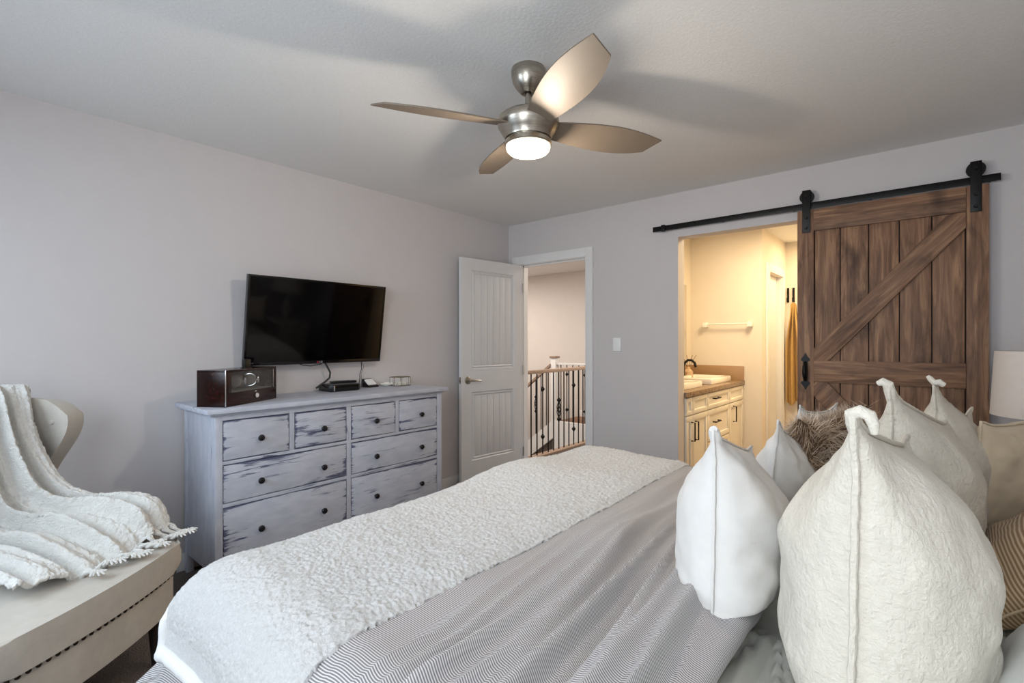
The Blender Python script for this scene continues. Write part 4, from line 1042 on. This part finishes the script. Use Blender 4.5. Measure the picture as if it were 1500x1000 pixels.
nail = None; ol = seat_outline(-0.36, 0.355, 0.40, 0.045, 0.03, 60)[2:-2]
acc = 0; last = None
for a, b in zip(ol[:-1], ol[1:]):
    L = math.hypot(b[0]-a[0], b[1]-a[1]); acc += L
    if acc < 0.0195: continue
    acc = 0; an = math.atan2(b[1]-a[1], b[0]-a[0])-PI/2
    lc = (b[0]+0.001*math.cos(an), b[1]+0.001*math.sin(an), 0.352)
    if nail is None: nail = MB().lathe([(0, 0.005), (0.004, 0.0045), (0.0072, 0.002), (0.008, -0.001), (0, -0.001)], axis='x', seg=12).make('nail_head', 'nail', ch, loc=lc, rot=(0, 0, an))
    else: copy(nail, ch, lc, (0, 0, an))
lg = None
for x, y in ((0.31, 0.31), (0.31, -0.31), (-0.30, 0.30), (-0.30, -0.30)):
    if lg is None: lg = MB().tube([(0, 0, 0.22), (0.01, 0, 0.0)], [0.024, 0.014], 14).make('leg', 'darkgap', ch, loc=(x, y, 0))
    else: copy(lg, ch, (x, y, 0))
def shell(s, z):
    a = max(0.0, (abs(s)-0.62)/0.38); sg = 1 if s >= 0 else -1
    lean = -0.10*(z-0.45)/0.6
    reach = 0.10+0.19*sm(0.66, 0.98, z)-0.05*sm(1.0, 1.1, z)
    x = -0.33+lean+reach*(a**1.15)+0.05*(1-a)*(s*s); y = sg*(min(abs(s), 0.62)/0.62*0.335+0.095*math.sin(min(1, a*1.2)*PI/2))
    return Vector((x, y, z))
rows = []
for i in range(29):
    w = i/28; row = []
    for j in range(49):
        s = -1+2*j/48; zt_ = 1.085-0.045*abs(s)**3-0.05*sm(0.90, 1.0, abs(s))**2; z = 0.40+(zt_-0.40)*w
        row.append(shell(s, z))
    rows.append(row)
bk = MB().grid(rows).make('backrest', 'chair', ch, angle=180)
md = bk.modifiers.new('thick', 'SOLIDIFY'); md.thickness = 0.075; md.offset = 0.0
md = bk.modifiers.new('round', 'BEVEL'); md.width = 0.028; md.segments = 4; md.limit_method = 'ANGLE'; md.angle_limit = math.radians(50)
bt = None
for s, z in ((0.90, 0.96), (-0.90, 0.96), (0.0, 0.95), (0.35, 0.86), (-0.35, 0.86), (0.0, 0.74), (0.7, 0.84), (-0.7, 0.84)):
    p = shell(s, z); t = (shell(s+0.02, z)-shell(s-0.02, z)).normalized(); n = t.cross(Vector((0, 0, 1))).normalized()
    if n.dot(Vector((0.3, 0, 0))-p*Vector((1, 1, 0)).length if False else Vector((0.2, 0, z))-p) < 0: n = -n
    lc = p+n*0.036; an = math.atan2(n.y, n.x)
    if bt is None: bt = MB().lathe([(0, 0.008), (0.007, 0.007), (0.0105, 0.002), (0.010, -0.003), (0, -0.003)], axis='x', seg=18).make('tuft_button', 'chair', ch, loc=lc, rot=(0, 0, an))
    else: copy(bt, ch, lc, (0, 0, an))
for sg in (1, -1):
    m = MB(); rows = []
    for i in range(15):
        t = i/14; x = -0.30+0.56*t; zt_ = 0.665-0.09*sm(0, 0.9, t); ce = sg*0.385; hw = 0.042
        if i == 14: hw *= 0.8; zt_ -= 0.01
        ring = []
        for k in range(14):
            a = PI*k/13; ring.append((x, ce+sg*-1*hw*math.cos(a)*-1, zt_-0.035+0.035*math.sin(a)))
        ring = [(x, ce-hw, 0.33)]+[(x, ce-hw*math.cos(PI*k/13), zt_-0.035+0.035*math.sin(PI*k/13)) for k in range(14)]+[(x, ce+hw, 0.33)]
        rows.append(ring)
    m.grid(rows); m.b.faces.new([m.b.verts.new(p) for p in rows[-1]]); m.b.faces.new([m.b.verts.new(p) for p in rows[0]])
    bmesh.ops.remove_doubles(m.b, verts=m.b.verts, dist=0.0003)
    m.make('arm', 'chair', ch, angle=50)

# ---- white throw on the chair
cm = Matrix.Translation((0.804, -3.63, 0)) @ Matrix.Rotation(math.radians(38), 4, 'Z')
RB_ = [(-0.40, 0.50, 0.98), (-0.345, 0.44, 1.085), (-0.30, 0.385, 1.075), (-0.235, 0.345, 0.95), (-0.165, 0.335, 0.82), (-0.08, 0.335, 0.715), (0.03, 0.36, 0.655), (0.14, 0.40, 0.65), (0.235, 0.425, 0.615), (0.285, 0.42, 0.515)]
LB_ = [(-0.50, -0.10, 0.98), (-0.46, -0.10, 1.12), (-0.39, -0.10, 1.11), (-0.33, -0.10, 0.93), (-0.29, -0.10, 0.76), (-0.23, -0.10, 0.60), (-0.12, -0.10, 0.535), (0.02, -0.12, 0.53), (0.14, -0.14, 0.525), (0.23, -0.16, 0.515)]
def crom(P, t):
    n = len(P)-1; f = t*n; i = min(int(f), n-1); f -= i
    g = lambda k: Vector(P[max(0, min(n, k))]); p0, p1, p2, p3 = g(i-1), g(i), g(i+1), g(i+2)
    return 0.5*((2*p1)+(p2-p0)*f+(2*p0-5*p1+4*p2-p3)*f*f+(3*p1-p0-3*p2+p3)*f*f*f)
def throw_pt(t, v):
    # v 0 = edge towards the dresser, 1 = edge towards the back wall
    p = crom(RB_, t).lerp(crom(LB_, t), v)
    tang = (crom(RB_, min(1, t+0.02)).lerp(crom(LB_, min(1, t+0.02)), v)-crom(RB_, max(0, t-0.02)).lerp(crom(LB_, max(0, t-0.02)), v)).normalized()
    acr = (crom(LB_, t)-crom(RB_, t)).normalized(); n = tang.cross(acr).normalized()
    if n.z < 0 and t > 0.25: n = -n
    if t <= 0.25 and n.x*0+n.z < 0: n = -n
    seat = sm(0.70, 0.9, t)
    # sag on to the seat between the arm and the middle
    p.z -= seat*0.085*sm(0.14, 0.40, v)*sm(0.95, 0.5, v)*0.75
    w = v+0.05*nz(v*2, t*2.5, 2)+0.05*(t-0.5)
    fold_ = 0.024*math.sin(w*2*PI*5.2+0.6)+0.014*math.sin(w*2*PI*9.3+2.0)+0.010*(1-abs(nz(w*16, t*0.8, 3))*2.5)
    fold_ *= sm(0.12, 0.3, t)*(1-0.55*sm(0.75, 1.0, t))*sm(0.0, 0.06, v)
    bump = 0.005*nz(p.x*45, p.y*45, p.z*45)+0.0055*nz(p.x*105, p.y*105, p.z*105)
    return p+n*(0.022+fold_+bump)
rows = [[throw_pt(i/220, j/180) for j in range(181)] for i in range(221)]
tw_ = MB().grid(rows).make('throw_blanket', 'throw', angle=180); tw_.matrix_world = cm
tag(tw_, 'white chenille throw with knotted fringe draped over the beige wingback chair', 'throw')
md = tw_.modifiers.new('thick', 'SOLIDIFY'); md.thickness = 0.012; md.offset = -1
random.seed(5)
def seat_z(x, y): return 0.478+0.03*(1-(y/0.45)**2)*sm(0.45, 0.1, x)
for k in range(11):
    v = 0.02+k*0.062; p = rows[220][min(180, int(v*180))]
    dx_, dy_ = random.uniform(0.035, 0.085), random.uniform(-0.035, 0.05)
    m = MB()
    for st_ in range(2):
        pts = []
        for i in range(9):
            t = i/8; q = Vector((p.x+dx_*t, p.y+dy_*t+0.006*math.sin(t*9+st_*PI), 0)); z0 = p.z*(1-sm(0, 0.5, t))+(seat_z(q.x, q.y)+0.013)*sm(0, 0.5, t)
            if q.x > 0.40: z0 -= 0.03
            q.z = z0+0.005*math.cos(t*9+st_*PI); pts.append(q)
        m.tube(pts, 0.0070, 7)
    e = pts[-1]
    for i in range(9):
        a = i*0.7; m.tube([e, e+Vector((0.014*math.cos(a)+0.006, 0.014*math.sin(a), 0.004)), e+Vector((0.024*math.cos(a)+0.008, 0.024*math.sin(a), -0.003+0.006*(i % 2)))], [0.004, 0.0045, 0.003], 6)
    m.make('tassel', 'throw', tw_)
